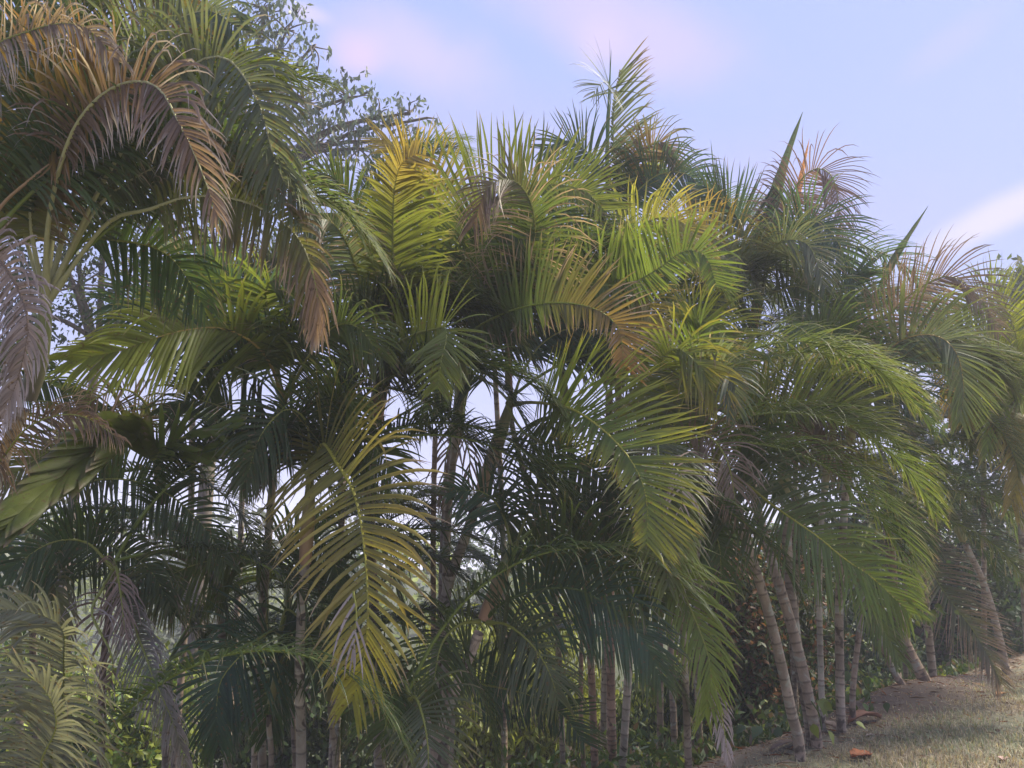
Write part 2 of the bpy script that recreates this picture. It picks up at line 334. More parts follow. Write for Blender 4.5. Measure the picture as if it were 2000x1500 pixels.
# ------------------------------------------------------------------ palms
def px_pts(lst, d0=None):
    return [P(*p) if len(p) == 3 else P(p[0], p[1], d0) for p in lst]
def trunk_arrays(path3, r0, r1, seed, c1=(0.33, 0.27, 0.20), c2=(0.15, 0.115, 0.085), ring=0.10):
    r = np.random.default_rng(seed); _, ln = spline(path3, 20)
    pos = [0.0]
    while pos[-1] < ln: pos.append(pos[-1]+ring*r.uniform(0.45, 1.45)*(0.7+0.6*pos[-1]/max(ln, 0.1)))
    ss, rr, cc = [], [], []
    c1 = np.array(c1); c2 = np.array(c2)
    for k in range(len(pos)-1):
        a, b = pos[k], min(pos[k+1], ln)
        if b-a < 0.03: continue
        base = c1*r.uniform(0.85, 1.12)
        for s, rm, cm in ((a+0.001, 1.045, 0.15), (a+0.008, 1.04, 0.3), (a+0.014, 1.0, 1), ((a+b)/2, 0.99, 0.95), (b-0.006, 1.0, 0.85)):
            ss.append(s); rr.append((r0+(r1-r0)*s/ln)*rm*r.uniform(0.985, 1.015)); cc.append(c2*(1-cm)+base*cm)
    big, _ = spline(path3, 200); u = np.array(ss)/ln*199; i = np.clip(u.astype(int), 0, 198); f = (u-i)[:, None]
    p = big[i]*(1-f)+big[i+1]*f
    V, Fq, C = tube(p, rr, np.array(cc), 12)
    C = C*(1+0.25*np.sin(V[:, [0]]*40+seed)*np.sin(V[:, [2]]*9+seed))
    return V, Fq, C

PALMS = {}
TR = 0.72; FS = 0.74
def palm(key, crown, trunk, label, rad=0.045, shaft=0.45, shaftcol=(0.22, 0.20, 0.08), heroes=(), fill=(), spear=None, seed=0, tcol=None, group='cane palms growing along the edge of the slope', cat='palm'):
    """crown (px,py,depth); trunk = list of points (px,py,depth) from under the crown downwards"""
    Cc = P(*crown); pts = [Cc]+px_pts(trunk)
    last = pts[-1]; prev = pts[-2]; dxy = (last-prev); dxy = dxy/max(abs(dxy[2]), 0.2)
    z = float(gz(last[0], last[1])); foot = last.copy()
    if last[2] > z:
        h = last[2]-z; foot = last+np.array([dxy[0]*min(h, 0.6)*0.5, dxy[1]*min(h, 0.6)*0.5, -h]); foot[2] = float(gz(foot[0], foot[1]))-0.05; pts.append(foot)
    else: foot = last.copy()
    root = empty('palm', foot); tag(root, label, cat, group)
    o3 = foot
    path, ln = spline(pts, 80)                          # crown -> foot
    s = np.linspace(0, ln, 80); cut = np.searchsorted(s, min(shaft, ln*0.6))
    up = path[:cut+1][::-1]; low = path[cut:][::-1]
    kw = {} if tcol is None else dict(c1=tcol, c2=tuple(np.array(tcol)*0.45))
    V, Fq, C = trunk_arrays(low[::4] if len(low) > 12 else low, rad*TR, rad*TR*0.8, seed+11, **kw)
    mesh_obj('trunk', V-o3, Fq, C, M_TRUNK, root)
    m = len(up); q = np.linspace(0, 1, m); rd = rad*TR*(1.05+0.18*np.sin(q*3.1))*(1-0.55*q**3)
    cs = np.array(shaftcol)[None]*(1-q[:, None])+np.array((0.17, 0.20, 0.06))[None]*q[:, None]
    V, Fq, C = tube(up, rd, cs, 12); mesh_obj('crownshaft', V-o3, Fq, C, M_SHAFT, root)
    for h in heroes:
        h = dict(h); pp = h.pop('p'); d0 = h.pop('d', crown[2]); base = h.pop('frombase', True)
        q3 = px_pts(pp, d0)
        if base: q3 = [Cc-np.array([0, 0, 0.05])]+q3
        ln_ = spline(q3, 30)[1]
        h['width'] = h.get('width', 0.03)*(0.53 if h.get('width', 0.03) < 0.045 else 1)
        h['L'] = h.get('L', 0.45)*1.08
        h.setdefault('L', 0.45); h.setdefault('n', int(max(14, ln_/0.0150*(1-h.get('bare', 0.18)))))
        if 'N0' not in h: h['N0'] = TOCAM
        h.setdefault('seed', seed*31+len(pp)+int(pp[-1][0])); h.setdefault('mat', M_DRY if h.get('base') in ('dry', 'grey', 'pink') else None)
        add_frond(root, o3, q3, **h)
    top = Cc-o3; r = random.Random(seed+5)
    holder = root
    for (style, az, sc, *rest) in fill:
        if 185 < az % 360 < 355 and not style.startswith('hang') and group.startswith('cane') and key != 'right_edge': continue
        sc *= FS
        o = add_filler(holder, style, r.randrange(4), az+r.uniform(-8, 8), sc*r.uniform(0.92, 1.08), 0, rest[0] if rest else r.uniform(-15, 15))
        o.matrix_local = Matrix.Translation(Vector(tuple(top))) @ o.matrix_local
    for sp in (spear or ()):
        a = [P(*q_) for q_ in sp['p']]; pp, ln_ = spline(a, 24); q = np.linspace(0, 1, 24)
        wd = sp['w']*0.66*np.interp(q, [0, 0.1, 0.3, 0.55, 0.62, 0.8, 1], [0.5, 0.8, 1, 0.9, 0.62, 0.42, 0.03])*(1+0.06*np.sin(q*31+seed))
        V, Fq, C = tube(pp, wd, G[sp.get('c', 'sage')]*2.3, 8)
        V = V.reshape(24, 8, 3); ctr = pp[:, None]; V = ctr+(V-ctr)*np.array([1, 0.45, 1])[None, None]*(1+0.18*np.array([1, -1]*4))[None, :, None]
        C = C.reshape(24, 8, 3)*(1+0.2*np.array([1, -1]*4))[None, :, None]; C = C.reshape(-1, 3)
        o = mesh_obj('spear_leaf', V.reshape(-1, 3)-o3, Fq, C, M_LEAF, root); o['label'] = sp.get('label', 'unopened spear leaf pointing up')
    PALMS[key] = root; return root
def ring(styles, n, sc, start=0, a0=0, a1=360, seed=0):
    r = random.Random(seed); return [(r.choice(styles), a0+(a1-a0)*(k+0.5)/n+start, sc*r.uniform(0.85, 1.15)) for k in range(n)]

# ================================================================== the palms
# ---- left foreground
G['stalk'] = np.array((0.34, 0.33, 0.17))
palm('left_big', (92, 575, 3.5), [(84, 640, 3.5), (60, 760, 3.55), (-20, 980, 3.6), (-130, 1500, 3.7)],
     'large near palm at the upper left, its pale leaf stalks fanning up', rad=0.05, shaftcol=(0.12, 0.10, 0.07), seed=1,
     heroes=[
      dict(p=[(95, 430, 3.3), (140, 262, 3.1), (215, 175, 3.0), (300, 165, 2.9), (352, 245, 2.8), (392, 330, 2.8), (425, 420, 2.8)], sides=(1.0, 0.8), base='brown', tip='dry', tipfrom=0.3, dry=0.5, drych=0.8, drycol='grey', L=0.34, droop=1.25, bare=0.38, curl=0.32, width=0.03, missing=0.16, label='frond with dry grey curled leaflets', ribcol='stalk', ribr=0.0135),
      dict(p=[(60, 430, 3.4), (78, 300, 3.3), (150, 235, 3.2), (190, 200, 3.1), (240, 150, 3.1)], sides=(1.0, 0.5), base='olive', tip='orange', tipfrom=0.15, dry=0.22, drych=0.9, drycol='dry', L=0.6, droop=0.35, bare=0.25, a0=95, a1=60, label='frond turning orange brown', ribcol='stalk', ribr=0.012, missing=0.0, width=0.042),
      dict(p=[(40, 430, 3.5), (18, 320, 3.4), (-30, 250, 3.3), (-120, 210, 3.2)], sides=(0.4, 1.0), base='olive', tip='orange', tipfrom=0.1, dry=0.2, drych=0.8, L=0.55, droop=0.3, bare=0.3, a0=100, a1=60, ribcol='stalk', ribr=0.012),
      dict(p=[(122, 262, 3.6), (140, 130, 3.7), (150, -40, 3.7)], base='green', tip='olive', L=0.5, bare=0.5, ribcol='stalk', ribr=0.0135, droop=0.5),
      dict(p=[(168, 297, 3.5), (235, 160, 3.5), (300, 70, 3.4), (400, 20, 3.4), (470, 60, 3.3)], base='sage', tip='green', L=0.42, bare=0.42, ribcol='stalk', ribr=0.0135, droop=0.9),
      dict(p=[(205, 350, 3.4), (330, 170, 3.3), (430, 110, 3.2), (500, 190, 3.1), (530, 290, 3.1), (552, 350, 3.1), (600, 420, 3.1)], base='sage', tip='green', L=0.34, bare=0.42, droop=0.9, drycol='grey', ribcol='stalk', ribr=0.0135, label='grey green drooping frond'),
      dict(p=[(205, 440, 3.4), (290, 410, 3.3), (370, 385, 3.25), (470, 392, 3.2), (560, 440, 3.1), (608, 520, 3.1), (622, 640, 3.1)], base='olive', tip='brown', tipfrom=0.25, L=0.30, curl=0.15, missing=0.12, bare=0.42, droop=1.2, a0=75, a1=30, drych=0.6, dry=0.3, ribcol='stalk', ribr=0.012, sides=(0.7, 1.0), label='frond with brown hanging leaflets'),
      dict(p=[(190, 400, 3.55), (260, 300, 3.6), (350, 240, 3.6), (450, 260, 3.6), (520, 380, 3.6)], base='green', tip='olive', L=0.42, bare=0.3, droop=0.8),
      dict(p=[(150, 480, 3.6), (230, 470, 3.7), (330, 500, 3.7), (400, 600, 3.7)], base='green', L=0.36, bare=0.35, droop=0.9),
           dict(p=[(608, 520, 3.1), (622, 590, 3.08), (618, 650, 3.06)], frombase=False, base='tan', tip='grey', L=0.22, droop=1.4, curl=0.3, a0=30, a1=5, width=0.022, bare=0.02, n=12, label='dead hanging strips at the frond tip', ribr=0.004),
      dict(p=[(180, 420, 3.45), (260, 350, 3.45), (360, 310, 3.4), (450, 330, 3.35)], base='sage', tip='brown', L=0.3, droop=0.8, bare=0.5, ribcol='stalk', ribr=0.012),
      dict(p=[(100, 430, 3.6), (98, 300, 3.6), (80, 150, 3.6), (40, 60, 3.5)], base='sage', tip='olive', L=0.4, droop=0.8, bare=0.5, ribcol='stalk', ribr=0.012),
     ], fill=[('up_green', 60, 1.0), ('mid_sage', 110, 1.0), ('up_green', 150, 1.1), ('mid_green', 30, 1.0)])
palm('left_edge', (-70, 545, 3.2), [(-75, 700, 3.2), (-90, 1500, 3.3)],
     'palm at the far left edge with a mauve dried frond hanging beside the left border', seed=2,
     heroes=[
      dict(p=[(-10, 420, 3.2), (60, 350, 3.2), (120, 305, 3.25), (190, 260, 3.3), (270, 250, 3.3)], base='green', tip='olive', L=0.4, bare=0.5, droop=0.8, ribcol='tan'),
      dict(p=[(-50, 470, 3.0), (0, 510, 2.9), (38, 570, 2.85), (55, 640, 2.8), (38, 730, 2.8), (5, 820, 2.8)], base='dry', tip='grey', tipfrom=0.2, dry=0.5, drycol='grey', L=0.21, bare=0.2, droop=1.2, curl=0.3, missing=0.12, ribcol='brown', label='dried mauve frond', width=0.026, n=85),
      dict(p=[(-90, 300, 3.2), (-40, 120, 3.1), (60, 60, 3.0), (160, 50, 2.9), (230, 120, 2.9)], base='brown', tip='dry', tipfrom=0.2, dry=0.5, drycol='grey', drych=0.9, L=0.30, bare=0.25, droop=1.6, curl=0.3, missing=0.15, label='dry grey frond arching along the top'),
      dict(p=[(-40, 200, 3.6), (40, 0, 3.6), (150, -90, 3.5), (260, -60, 3.4)], base='green', tip='olive', L=0.5, bare=0.2, droop=1.2),
      dict(p=[(-20, 260, 3.9), (90, 60, 3.9), (200, -20, 3.8), (340, 0, 3.7), (420, 90, 3.7)], base='olive', tip='orange', tipfrom=0.4, L=0.45, bare=0.2, droop=1.1),
      dict(p=[(-60, 640, 4.4), (0, 700, 4.5), (80, 740, 4.5), (190, 800, 4.5)], base='dark', tip='green', L=0.45, droop=0.7),
      dict(p=[(-30, 900, 3.4), (60, 830, 3.3), (150, 810, 3.3), (240, 860, 3.2)], base='brown', tip='dry', L=0.22, droop=1.6, bare=0.1, curl=0.3, label='withered frond', width=0.018),
     ], fill=[('up_green', 40, 1), ('mid_dark', 80, 1.1)])
palm('pleated', (302, 880, 4.3), [(330, 1000, 4.4), (400, 1110, 4.5), (430, 1200, 4.6), (445, 1500, 4.7)],
     'short palm at the left with a broad unsplit pleated leaf sloping to the border', rad=0.035, shaft=0.3, shaftcol=(0.24, 0.17, 0.12), seed=3,
     heroes=[
      dict(p=[(265, 845, 4.1), (205, 875, 3.9), (130, 930, 3.7), (60, 990, 3.5), (0, 1050, 3.4)], base='bright', tip='green', L=0.40, bare=0.02, a0=20, a1=10, width=0.10, droop=0.12, dry=0.02, v=35, rnd=0.25, n=46, missing=0, label='broad pleated leaf that has not split'),
      dict(p=[(340, 860, 4.1), (400, 848, 4.0), (440, 830, 3.95)], base='bright', tip='green', L=0.38, bare=0.05, a0=24, a1=4, width=0.05, droop=0.05, dry=0.02, rnd=1.0, n=8, label='bright half opened leaf'),
      dict(p=[(345, 880, 4.2), (400, 875, 4.1), (470, 868, 4.0)], base='bright', tip='green', L=0.32, bare=0.1, a0=20, a1=6, width=0.046, droop=0.1, n=9, rnd=0.9),
      dict(p=[(290, 800, 4.2), (240, 760, 4.1), (170, 790, 4.0), (110, 860, 4.0)], base='brown', tip='dry', tipfrom=0.2, dry=0.6, drych=1, L=0.25, droop=1.3, curl=0.3, width=0.018, label='withered frond', missing=0.2),
      dict(p=[(255, 830, 4.5), (200, 850, 4.5), (100, 880, 4.4), (-20, 960, 4.3)], base='olive', tip='brown', L=0.4, droop=0.8),
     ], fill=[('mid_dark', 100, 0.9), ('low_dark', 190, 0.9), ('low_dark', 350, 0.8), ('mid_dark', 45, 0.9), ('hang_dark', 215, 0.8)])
palm('left_arch', (555, 770, 4.6), [(540, 860, 4.7), (520, 1100, 4.8), (505, 1300, 4.9), (512, 1500, 5.0)],
     'palm left of centre whose frond arches far left with pale leaflets hanging below its midrib', rad=0.04, seed=4,
     heroes=[
      dict(p=[(525, 705, 4.4), (480, 660, 4.2), (420, 640, 4.1), (330, 652, 3.95), (235, 685, 3.85), (135, 705, 3.8)], base='bright', tip='lime', tipfrom=0.3, L=0.42, bare=0.2, droop=0.6, a0=75, a1=22, sides=(0.9, 1.0), width=0.038, dry=0.05, along=('lime', 0.4, 1), label='pale green frond reaching to the left', ribcol='gold'),
      dict(p=[(530, 700, 4.6), (475, 628, 4.6), (400, 598, 4.6), (310, 592, 4.6), (215, 592, 4.6)], base='teal', tip='green', L=0.48, droop=0.4, bare=0.2),
      dict(p=[(530, 640, 4.5), (520, 570, 4.4), (540, 545, 4.3), (600, 548, 4.2)], base='bright', tip='lime', L=0.42, droop=0.7, bare=0.2, width=0.036),
      dict(p=[(480, 640, 5.0), (430, 540, 5.0), (370, 480, 5.0), (320, 470, 4.9)], base='bright', tip='bright', L=0.4, droop=0.5),
      dict(p=[(600, 700, 4.3), (650, 640, 4.2), (700, 640, 4.1), (745, 700, 4.1)], base='green', tip='bright', L=0.4, droop=0.8),
      dict(p=[(520, 820, 4.5), (450, 800, 4.4), (380, 780, 4.3), (330, 800, 4.2)], base='dark', tip='green', L=0.35, droop=0.8),
     ], fill=[('mid_dark', 100, 1), ('mid_green', 140, 1.0), ('low_dark', 20, 0.9), ('low_green', 235, .8), ('mid_dark', 60, .9), ('hang_dark', 310, .7)],
     spear=[dict(p=[(485, 640, 5.0), (484, 560, 5.0), (482, 490, 5.0)], w=0.05, c='bright')])
palm('golden', (606, 925, 4.3), [(603, 1000, 4.3), (590, 1180, 4.35), (585, 1320, 4.4), (588, 1500, 4.45)],
     'palm with a bright ringed trunk and a golden frond curving down towards the viewer', rad=0.045, shaft=0.5, shaftcol=(0.40, 0.24, 0.15), tcol=(0.42, 0.36, 0.28), seed=5,
     heroes=[
      dict(p=[(628, 868, 4.1), (658, 905, 3.8), (690, 960, 3.6), (706, 1030, 3.5), (716, 1120, 3.45), (718, 1210, 3.4), (708, 1300, 3.4), (690, 1365, 3.4)], base='olive', tip='gold', tipfrom=0.05, L=0.47, bare=0.10, droop=0.5, a0=100, a1=28, width=0.042, dry=0.16, drych=0.55, drycol='dry', along=('yellow', 0.65, 1.0), ribcol='yellow', ribr=0.012, n=62, missing=0.02, label='golden frond with dry pinkish tips'),
      dict(p=[(625, 860, 4.3), (655, 790, 4.2), (675, 770, 4.1), (700, 800, 4.0)], base='bright', tip='lime', L=0.42, droop=0.5, bare=0.1, label='bright green upright frond', a0=60),
      dict(p=[(690, 1155, 3.36), (696, 1200, 3.34), (690, 1270, 3.32)], frombase=False, base='grey', tip='grey', L=0.26, droop=1.2, curl=0.35, a0=50, a1=10, width=0.022, bare=0.02, n=7, label='shredded whitish dead strips', ribr=0.004),
      dict(p=[(600, 830, 4.2), (560, 800, 4.1), (510, 850, 4.0), (480, 940, 4.0)], base='dark', tip='sage', L=0.34, droop=0.9),
      dict(p=[(640, 880, 4.3), (690, 845, 4.2), (730, 870, 4.1), (770, 930, 4.0)], base='green', tip='bright', L=0.42, droop=0.5),
      dict(p=[(580, 880, 4.3), (540, 860, 4.2), (500, 880, 4.1), (470, 940, 4.1)], base='dark', tip='green', L=0.36, droop=0.8),
      dict(p=[(630, 830, 4.5), (640, 780, 4.5), (645, 750, 4.5)], base='gold', tip='gold', L=0.3, droop=0.2, n=8, label='short yellow leaf'),
     ], fill=[('mid_dark', 95, 1), ('low_dark', 180, 0.9), ('mid_green', 140, 0.9), ('low_dark', 10, 0.9)])
palm('left_low_arch', (520, 1130, 4.9), [(515, 1230, 4.9), (498, 1380, 4.9), (496, 1500, 4.9)],
     'slim palm whose dark frond arches left at chest height with leaflets hanging like a comb', rad=0.03, seed=6,
     heroes=[
      dict(p=[(505, 1100, 4.8), (470, 1088, 4.6), (405, 1096, 4.4), (350, 1115, 4.3), (297, 1143, 4.2), (240, 1180, 4.1)], base='green', tip='olive', L=0.40, droop=0.9, bare=0.05, a0=75, a1=25, width=0.03, dry=0.06),
      dict(p=[(540, 1080, 4.8), (600, 1050, 4.8), (650, 1090, 4.7), (670, 1180, 4.7)], base='dark', tip='green', L=0.35, droop=0.9),
     ], fill=[('mid_dark', 110, 0.9), ('low_dark', 200, 0.9), ('low_dark', 60, .8)])
palm('teal_low', (548, 1222, 4.6), [(545, 1300, 4.6), (525, 1400, 4.6), (530, 1500, 4.6)],
     'low palm with a teal frond bending down left near the bottom', rad=0.028, seed=7,
     heroes=[
      dict(p=[(530, 1232, 4.4), (490, 1262, 4.2), (455, 1297, 4.1), (430, 1335, 4.05), (422, 1400, 4.0), (425, 1450, 4.0)], base='teal', tip='green', L=0.42, droop=0.5, bare=0.05, a0=78, a1=25, width=0.032, dry=0.04, label='teal green frond'),
      dict(p=[(560, 1190, 4.6), (600, 1230, 4.5), (640, 1330, 4.4)], base='dark', tip='green', L=0.36, droop=0.8),
     ], fill=[('mid_dark', 80, 0.8), ('hang_dark', 240, .7)])
palm('bottom_left', (110, 1580, 3.3), [(112, 1640, 3.3), (115, 1800, 3.3)],
     'low palm in the bottom left corner with a combed grey green frond', rad=0.03, shaft=0.2, seed=8,
     heroes=[
      dict(p=[(100, 1470, 3.2), (122, 1370, 3.15), (125, 1290, 3.1), (120, 1225, 3.0), (60, 1195, 2.95), (0, 1190, 2.9)], base='silver', tip='silver', L=0.36, droop=0.7, bare=0.05, a0=80, a1=35, sides=(1.0, 0.9), width=0.03, ribcol='olive'),
      dict(p=[(80, 1500, 3.0), (110, 1420, 2.9), (90, 1350, 2.85), (30, 1300, 2.8)], base='silver', tip='silver', L=0.34, droop=0.6, bare=0.05, sides=(1, 0.9), width=0.028),
           ], fill=[('mid_dark', 90, 0.7)])
palm('low_comb', (55, 1015, 4.7), [(58, 1100, 4.7), (66, 1300, 4.7), (70, 1500, 4.7)],
     'palm at the far left whose dark comb like frond arches under the pleated leaf', rad=0.035, seed=40, tcol=(0.16, 0.12, 0.09),
     heroes=[
      dict(p=[(130, 960, 4.5), (220, 935, 4.4), (320, 960, 4.3), (400, 1030, 4.2), (440, 1100, 4.2)], base='dark', tip='green', L=0.40, droop=0.5, a0=85, a1=35, sides=(1, .9)),
      dict(p=[(120, 1060, 4.4), (200, 1060, 4.3), (290, 1110, 4.2), (340, 1200, 4.2)], base='dark', tip='olive', L=0.36, droop=0.8),
      dict(p=[(20, 1060, 4.5), (-20, 1120, 4.4), (-40, 1220, 4.3)], base='dark', tip='green', L=0.36, droop=0.8),
      dict(p=[(80, 1100, 4.3), (110, 1150, 4.1), (120, 1260, 4.0)], base='olive', tip='brown', L=0.32, droop=1.1),
     ], fill=[('mid_dark', 60, 1), ('low_dark', 20, .9), ('mid_dark', 130, 1), ('hang_dark', 300, .7)])
palm('low_mid', (640, 1290, 5.0), [(646, 1400, 5.0), (655, 1500, 5.0)],
     'low palm behind the ringed trunk with dark fronds under the golden one', rad=0.03, shaft=0.25, seed=41,
     heroes=[
      dict(p=[(600, 1270, 4.9), (560, 1290, 4.8), (530, 1360, 4.7), (520, 1440, 4.7)], base='dark', tip='green', L=0.34, droop=0.8),
      dict(p=[(680, 1270, 4.9), (740, 1290, 4.8), (790, 1370, 4.7)], base='dark', tip='green', L=0.34, droop=0.8),
     ], fill=[('mid_dark', 90, .9), ('low_dark', 150, .8), ('low_dark', 30, .8)])
palm('withered', (225, 1095, 4.2), [(215, 1180, 4.2), (200, 1320, 4.2), (195, 1500, 4.2)],
     'thin palm at the left hung with withered grey fronds beside the dark stems', rad=0.03, shaft=0.2, tcol=(0.16, 0.11, 0.08), seed=9,
     heroes=[
      dict(p=[(228, 1110, 4.1), (236, 1160, 4.0), (245, 1240, 3.9)], base='dry', tip='grey', L=0.28, droop=1.5, curl=0.3, a0=50, a1=20, width=0.022, bare=0.05, label='withered hanging frond', n=22, frombase=True),
      dict(p=[(265, 1230, 4.0), (285, 1280, 3.9), (300, 1325, 3.8), (322, 1372, 3.75), (345, 1430, 3.7), (366, 1500, 3.7)], base='sage', tip='grey', tipfrom=0.0, dry=0.5, drych=0.8, drycol='grey', L=0.24, droop=1.5, curl=0.2, a0=60, width=0.024, bare=0.1, label='withered hanging frond'),
      dict(p=[(200, 1150, 4.0), (180, 1200, 3.9), (220, 1290, 3.8), (200, 1380, 3.8)], base='brown', tip='grey', tipfrom=0.3, L=0.22, droop=1.6, curl=0.3, width=0.026, bare=0.2, n=16, label='withered hanging frond', drycol='grey', dry=0.5, drych=1),
      dict(p=[(170, 1060, 4.2), (100, 1060, 4.1), (20, 1110, 4.0)], base='dark', tip='green', L=0.36, droop=0.7),
     ], fill=[('mid_dark', 60, 0.9), ('mid_dark', 130, 0.9), ('low_dark', 200, 0.9), ('low_dark', 330, 0.8), ('hang_dark', 270, .7)])
# ---- centre
palm('brown_shaft', (762, 688, 5.0), [(748, 740, 5.0), (735, 810, 5.05), (722, 1000, 5.2), (735, 1300, 5.4), (742, 1500, 5.5)],
     'centre left palm with a brown sheathed stem under a frond folding over with pale tips', rad=0.062, shaft=0.45, shaftcol=(0.30, 0.16, 0.10), seed=10,
     heroes=[
      dict(p=[(728, 730, 4.5), (765, 680, 4.4), (810, 653, 4.3), (848, 643, 4.2), (868, 640, 4.1), (872, 660, 4.05), (862, 705, 4.0), (855, 755, 4.0)], frombase=False, base='bright', tip='lime', tipfrom=0.6, L=0.36, droop=0.34, bare=0.08, a0=92, a1=38, v=4, sides=(1.0, 1.0), width=0.036, drycol='sage', dry=0.2, drych=0.8, label='frond folding over at its tip'),
      dict(p=[(766, 600, 4.8), (768, 510, 4.6), (768, 430, 4.5), (772, 360, 4.4), (786, 318, 4.3), (815, 300, 4.3)], base='bright', tip='lime', tipfrom=0.45, L=0.44, droop=0.3, bare=0.18, v=8, a0=58, a1=48, width=0.036, dry=0.04, sides=(1.0, 0.6), along=('gold', 0.6, 1.1), label='upright yellow green frond'),
      dict(p=[(742, 560, 5.2), (720, 460, 5.2), (690, 390, 5.1), (640, 340, 5.0), (590, 350, 5.0)], base='green', tip='bright', L=0.48, droop=0.3, bare=0.2, sides=(0.7, 1)),
      dict(p=[(720, 600, 4.8), (680, 480, 4.6), (640, 430, 4.4), (600, 450, 4.3), (580, 520, 4.3)], base='sage', tip='brown', L=0.36, droop=1.0, curl=0.1, dry=0.5, drych=0.7, label='greyish frond with curling leaflets'),
      dict(p=[(745, 700, 5.0), (700, 690, 5.0), (650, 720, 5.0), (610, 800, 5)], base='dark', tip='green', L=0.4, droop=0.6),
      dict(p=[(770, 640, 5.1), (800, 560, 5.1), (850, 510, 5.0), (900, 540, 4.9)], base='bright', tip='lime', L=0.5, droop=0.4),
     ], fill=[('mid_dark', 70, .9), ('mid_dark', 120, .9)])
palm('centre_top', (905, 670, 5.2), [(900, 760, 5.3), (885, 900, 5.4), (872, 1050, 5.5), (870, 1500, 5.8)],
     'central palm sending up the tall bright frond with upright leaflets against the sky', rad=0.045, seed=11,
     heroes=[
      dict(p=[(880, 560, 5.1), (885, 460, 5.0), (930, 405, 4.95), (1000, 375, 4.9), (1070, 360, 4.9), (1140, 372, 4.8), (1180, 410, 4.8)], base='bright', tip='bright', tipfrom=0.3, L=0.56, droop=0.02, bare=0.12, a0=92, a1=50, width=0.034, dry=0.03, sides=(1.0, 0.5), v=8, label='tall upright frond with leaflets pointing at the sky'),
      dict(p=[(880, 560, 5.4), (870, 450, 5.4), (830, 350, 5.4), (790, 300, 5.3), (740, 270, 5.2)], base='green', tip='bright', L=0.5, droop=0.2, sides=(1, 0.8), along=('gold', .3, .8)),
      dict(p=[(925, 645, 4.8), (985, 612, 4.6), (1050, 594, 4.4), (1110, 592, 4.3), (1165, 605, 4.2), (1207, 640, 4.15), (1220, 720, 4.1)], base='green', tip='bright', v=5, tipfrom=0.5, L=0.42, droop=0.15, bare=0.1, a0=98, a1=45, width=0.036, dry=0.35, drych=0.7, drycol='dry', sides=(1.0, 0.5), along=('orange', 0.5, 1.0), label='arching frond with yellow and brown leaflets', ribcol='lime'),
      dict(p=[(940, 660, 5.2), (1000, 640, 5.2), (1080, 640, 5.2), (1140, 680, 5.2)], base='dark', tip='green', L=0.36, droop=0.9),
      dict(p=[(915, 560, 4.9), (940, 480, 4.8), (990, 450, 4.7), (1030, 470, 4.6)], base='green', tip='bright', L=0.45, droop=0.4),
     ], fill=[('mid_dark', 150, .9), ('mid_dark', 30, .9)])
palm('centre_fold', (990, 625, 5.2), [(993, 700, 5.2), (1000, 830, 5.3), (1050, 1020, 5.5), (1085, 1180, 5.6), (1100, 1500, 5.8)],
     'central palm topped by a curled brown frond that droops over dark green leaflets', rad=0.032, seed=12,
     heroes=[
      dict(p=[(1020, 540, 4.8), (1045, 460, 4.6), (1035, 390, 4.5), (998, 350, 4.4), (952, 368, 4.3), (925, 440, 4.3)], base='green', tip='brown', tipfrom=0.55, along=('brown', .5, .9), dry=0.5, drych=0.9, drycol='dry', L=0.42, droop=0.9, bare=0.15, sides=(1, 1), a0=80, curl=0.08, label='frond with a brown curled crest'),
      dict(p=[(1030, 560, 5.0), (1048, 500, 4.9), (1044, 440, 4.8), (1025, 375, 4.7)], base='bright', tip='bright', L=0.40, droop=0.3, a0=72, a1=20, bare=0.1, ribcol='yellow', sides=(.5, 1)),
      dict(p=[(960, 560, 5.2), (940, 500, 5.2), (900, 500, 5.1), (850, 560, 5.1)], base='green', tip='bright', L=0.42, droop=0.5),
      dict(p=[(1000, 560, 4.9), (1010, 520, 4.8), (1060, 510, 4.7), (1110, 560, 4.7)], base='bright', tip='lime', L=0.42, droop=0.4),
      dict(p=[(1000, 570, 5.4), (1060, 440, 5.5), (1120, 370, 5.5), (1180, 400, 5.5)], base='green', tip='bright', L=0.5, droop=0.4),
     ], fill=[('mid_dark', 80, .8)])
palm('right_of_centre', (1095, 700, 5.8), [(1105, 800, 5.8), (1122, 970, 5.9), (1150, 1230, 6.0), (1162, 1500, 6.0)],
     'palm right of centre holding up a broad frond of bright upright leaflets', rad=0.042, tcol=(0.30, 0.19, 0.13), seed=13,
     heroes=[
      dict(p=[(1100, 610, 5.2), (1150, 562, 5.0), (1225, 555, 4.9), (1285, 525, 4.8), (1335, 490, 4.75), (1378, 500, 4.7), (1400, 560, 4.7)], base='bright', tip='lime', tipfrom=0.5, L=0.44, droop=0.08, bare=0.12, a0=100, a1=55, width=0.036, sides=(1.0, 0.5), v=12, label='broad bright frond with upright leaflets'),
      dict(p=[(1120, 620, 5.7), (1190, 500, 5.8), (1270, 430, 5.8), (1340, 440, 5.7), (1380, 520, 5.6)], base='lime', tip='gold', L=0.45, droop=0.5, along=('gold', .3, 1)),
      dict(p=[(1140, 640, 5.4), (1200, 580, 5.2), (1260, 590, 5.0), (1290, 660, 4.9)], base='bright', tip='gold', L=0.42, droop=0.7, along=('gold', .4, 1)),
      dict(p=[(1080, 600, 5.6), (1100, 480, 5.6), (1150, 420, 5.5), (1200, 440, 5.4)], base='green', tip='bright', L=0.45, droop=0.4),
      dict(p=[(1130, 680, 5.5), (1190, 670, 5.4), (1260, 720, 5.3), (1290, 800, 5.3)], base='bright', tip='gold', L=0.42, droop=0.6),
     ], fill=[('mid_dark', 20, .9), ('mid_dark', 100, .9)])
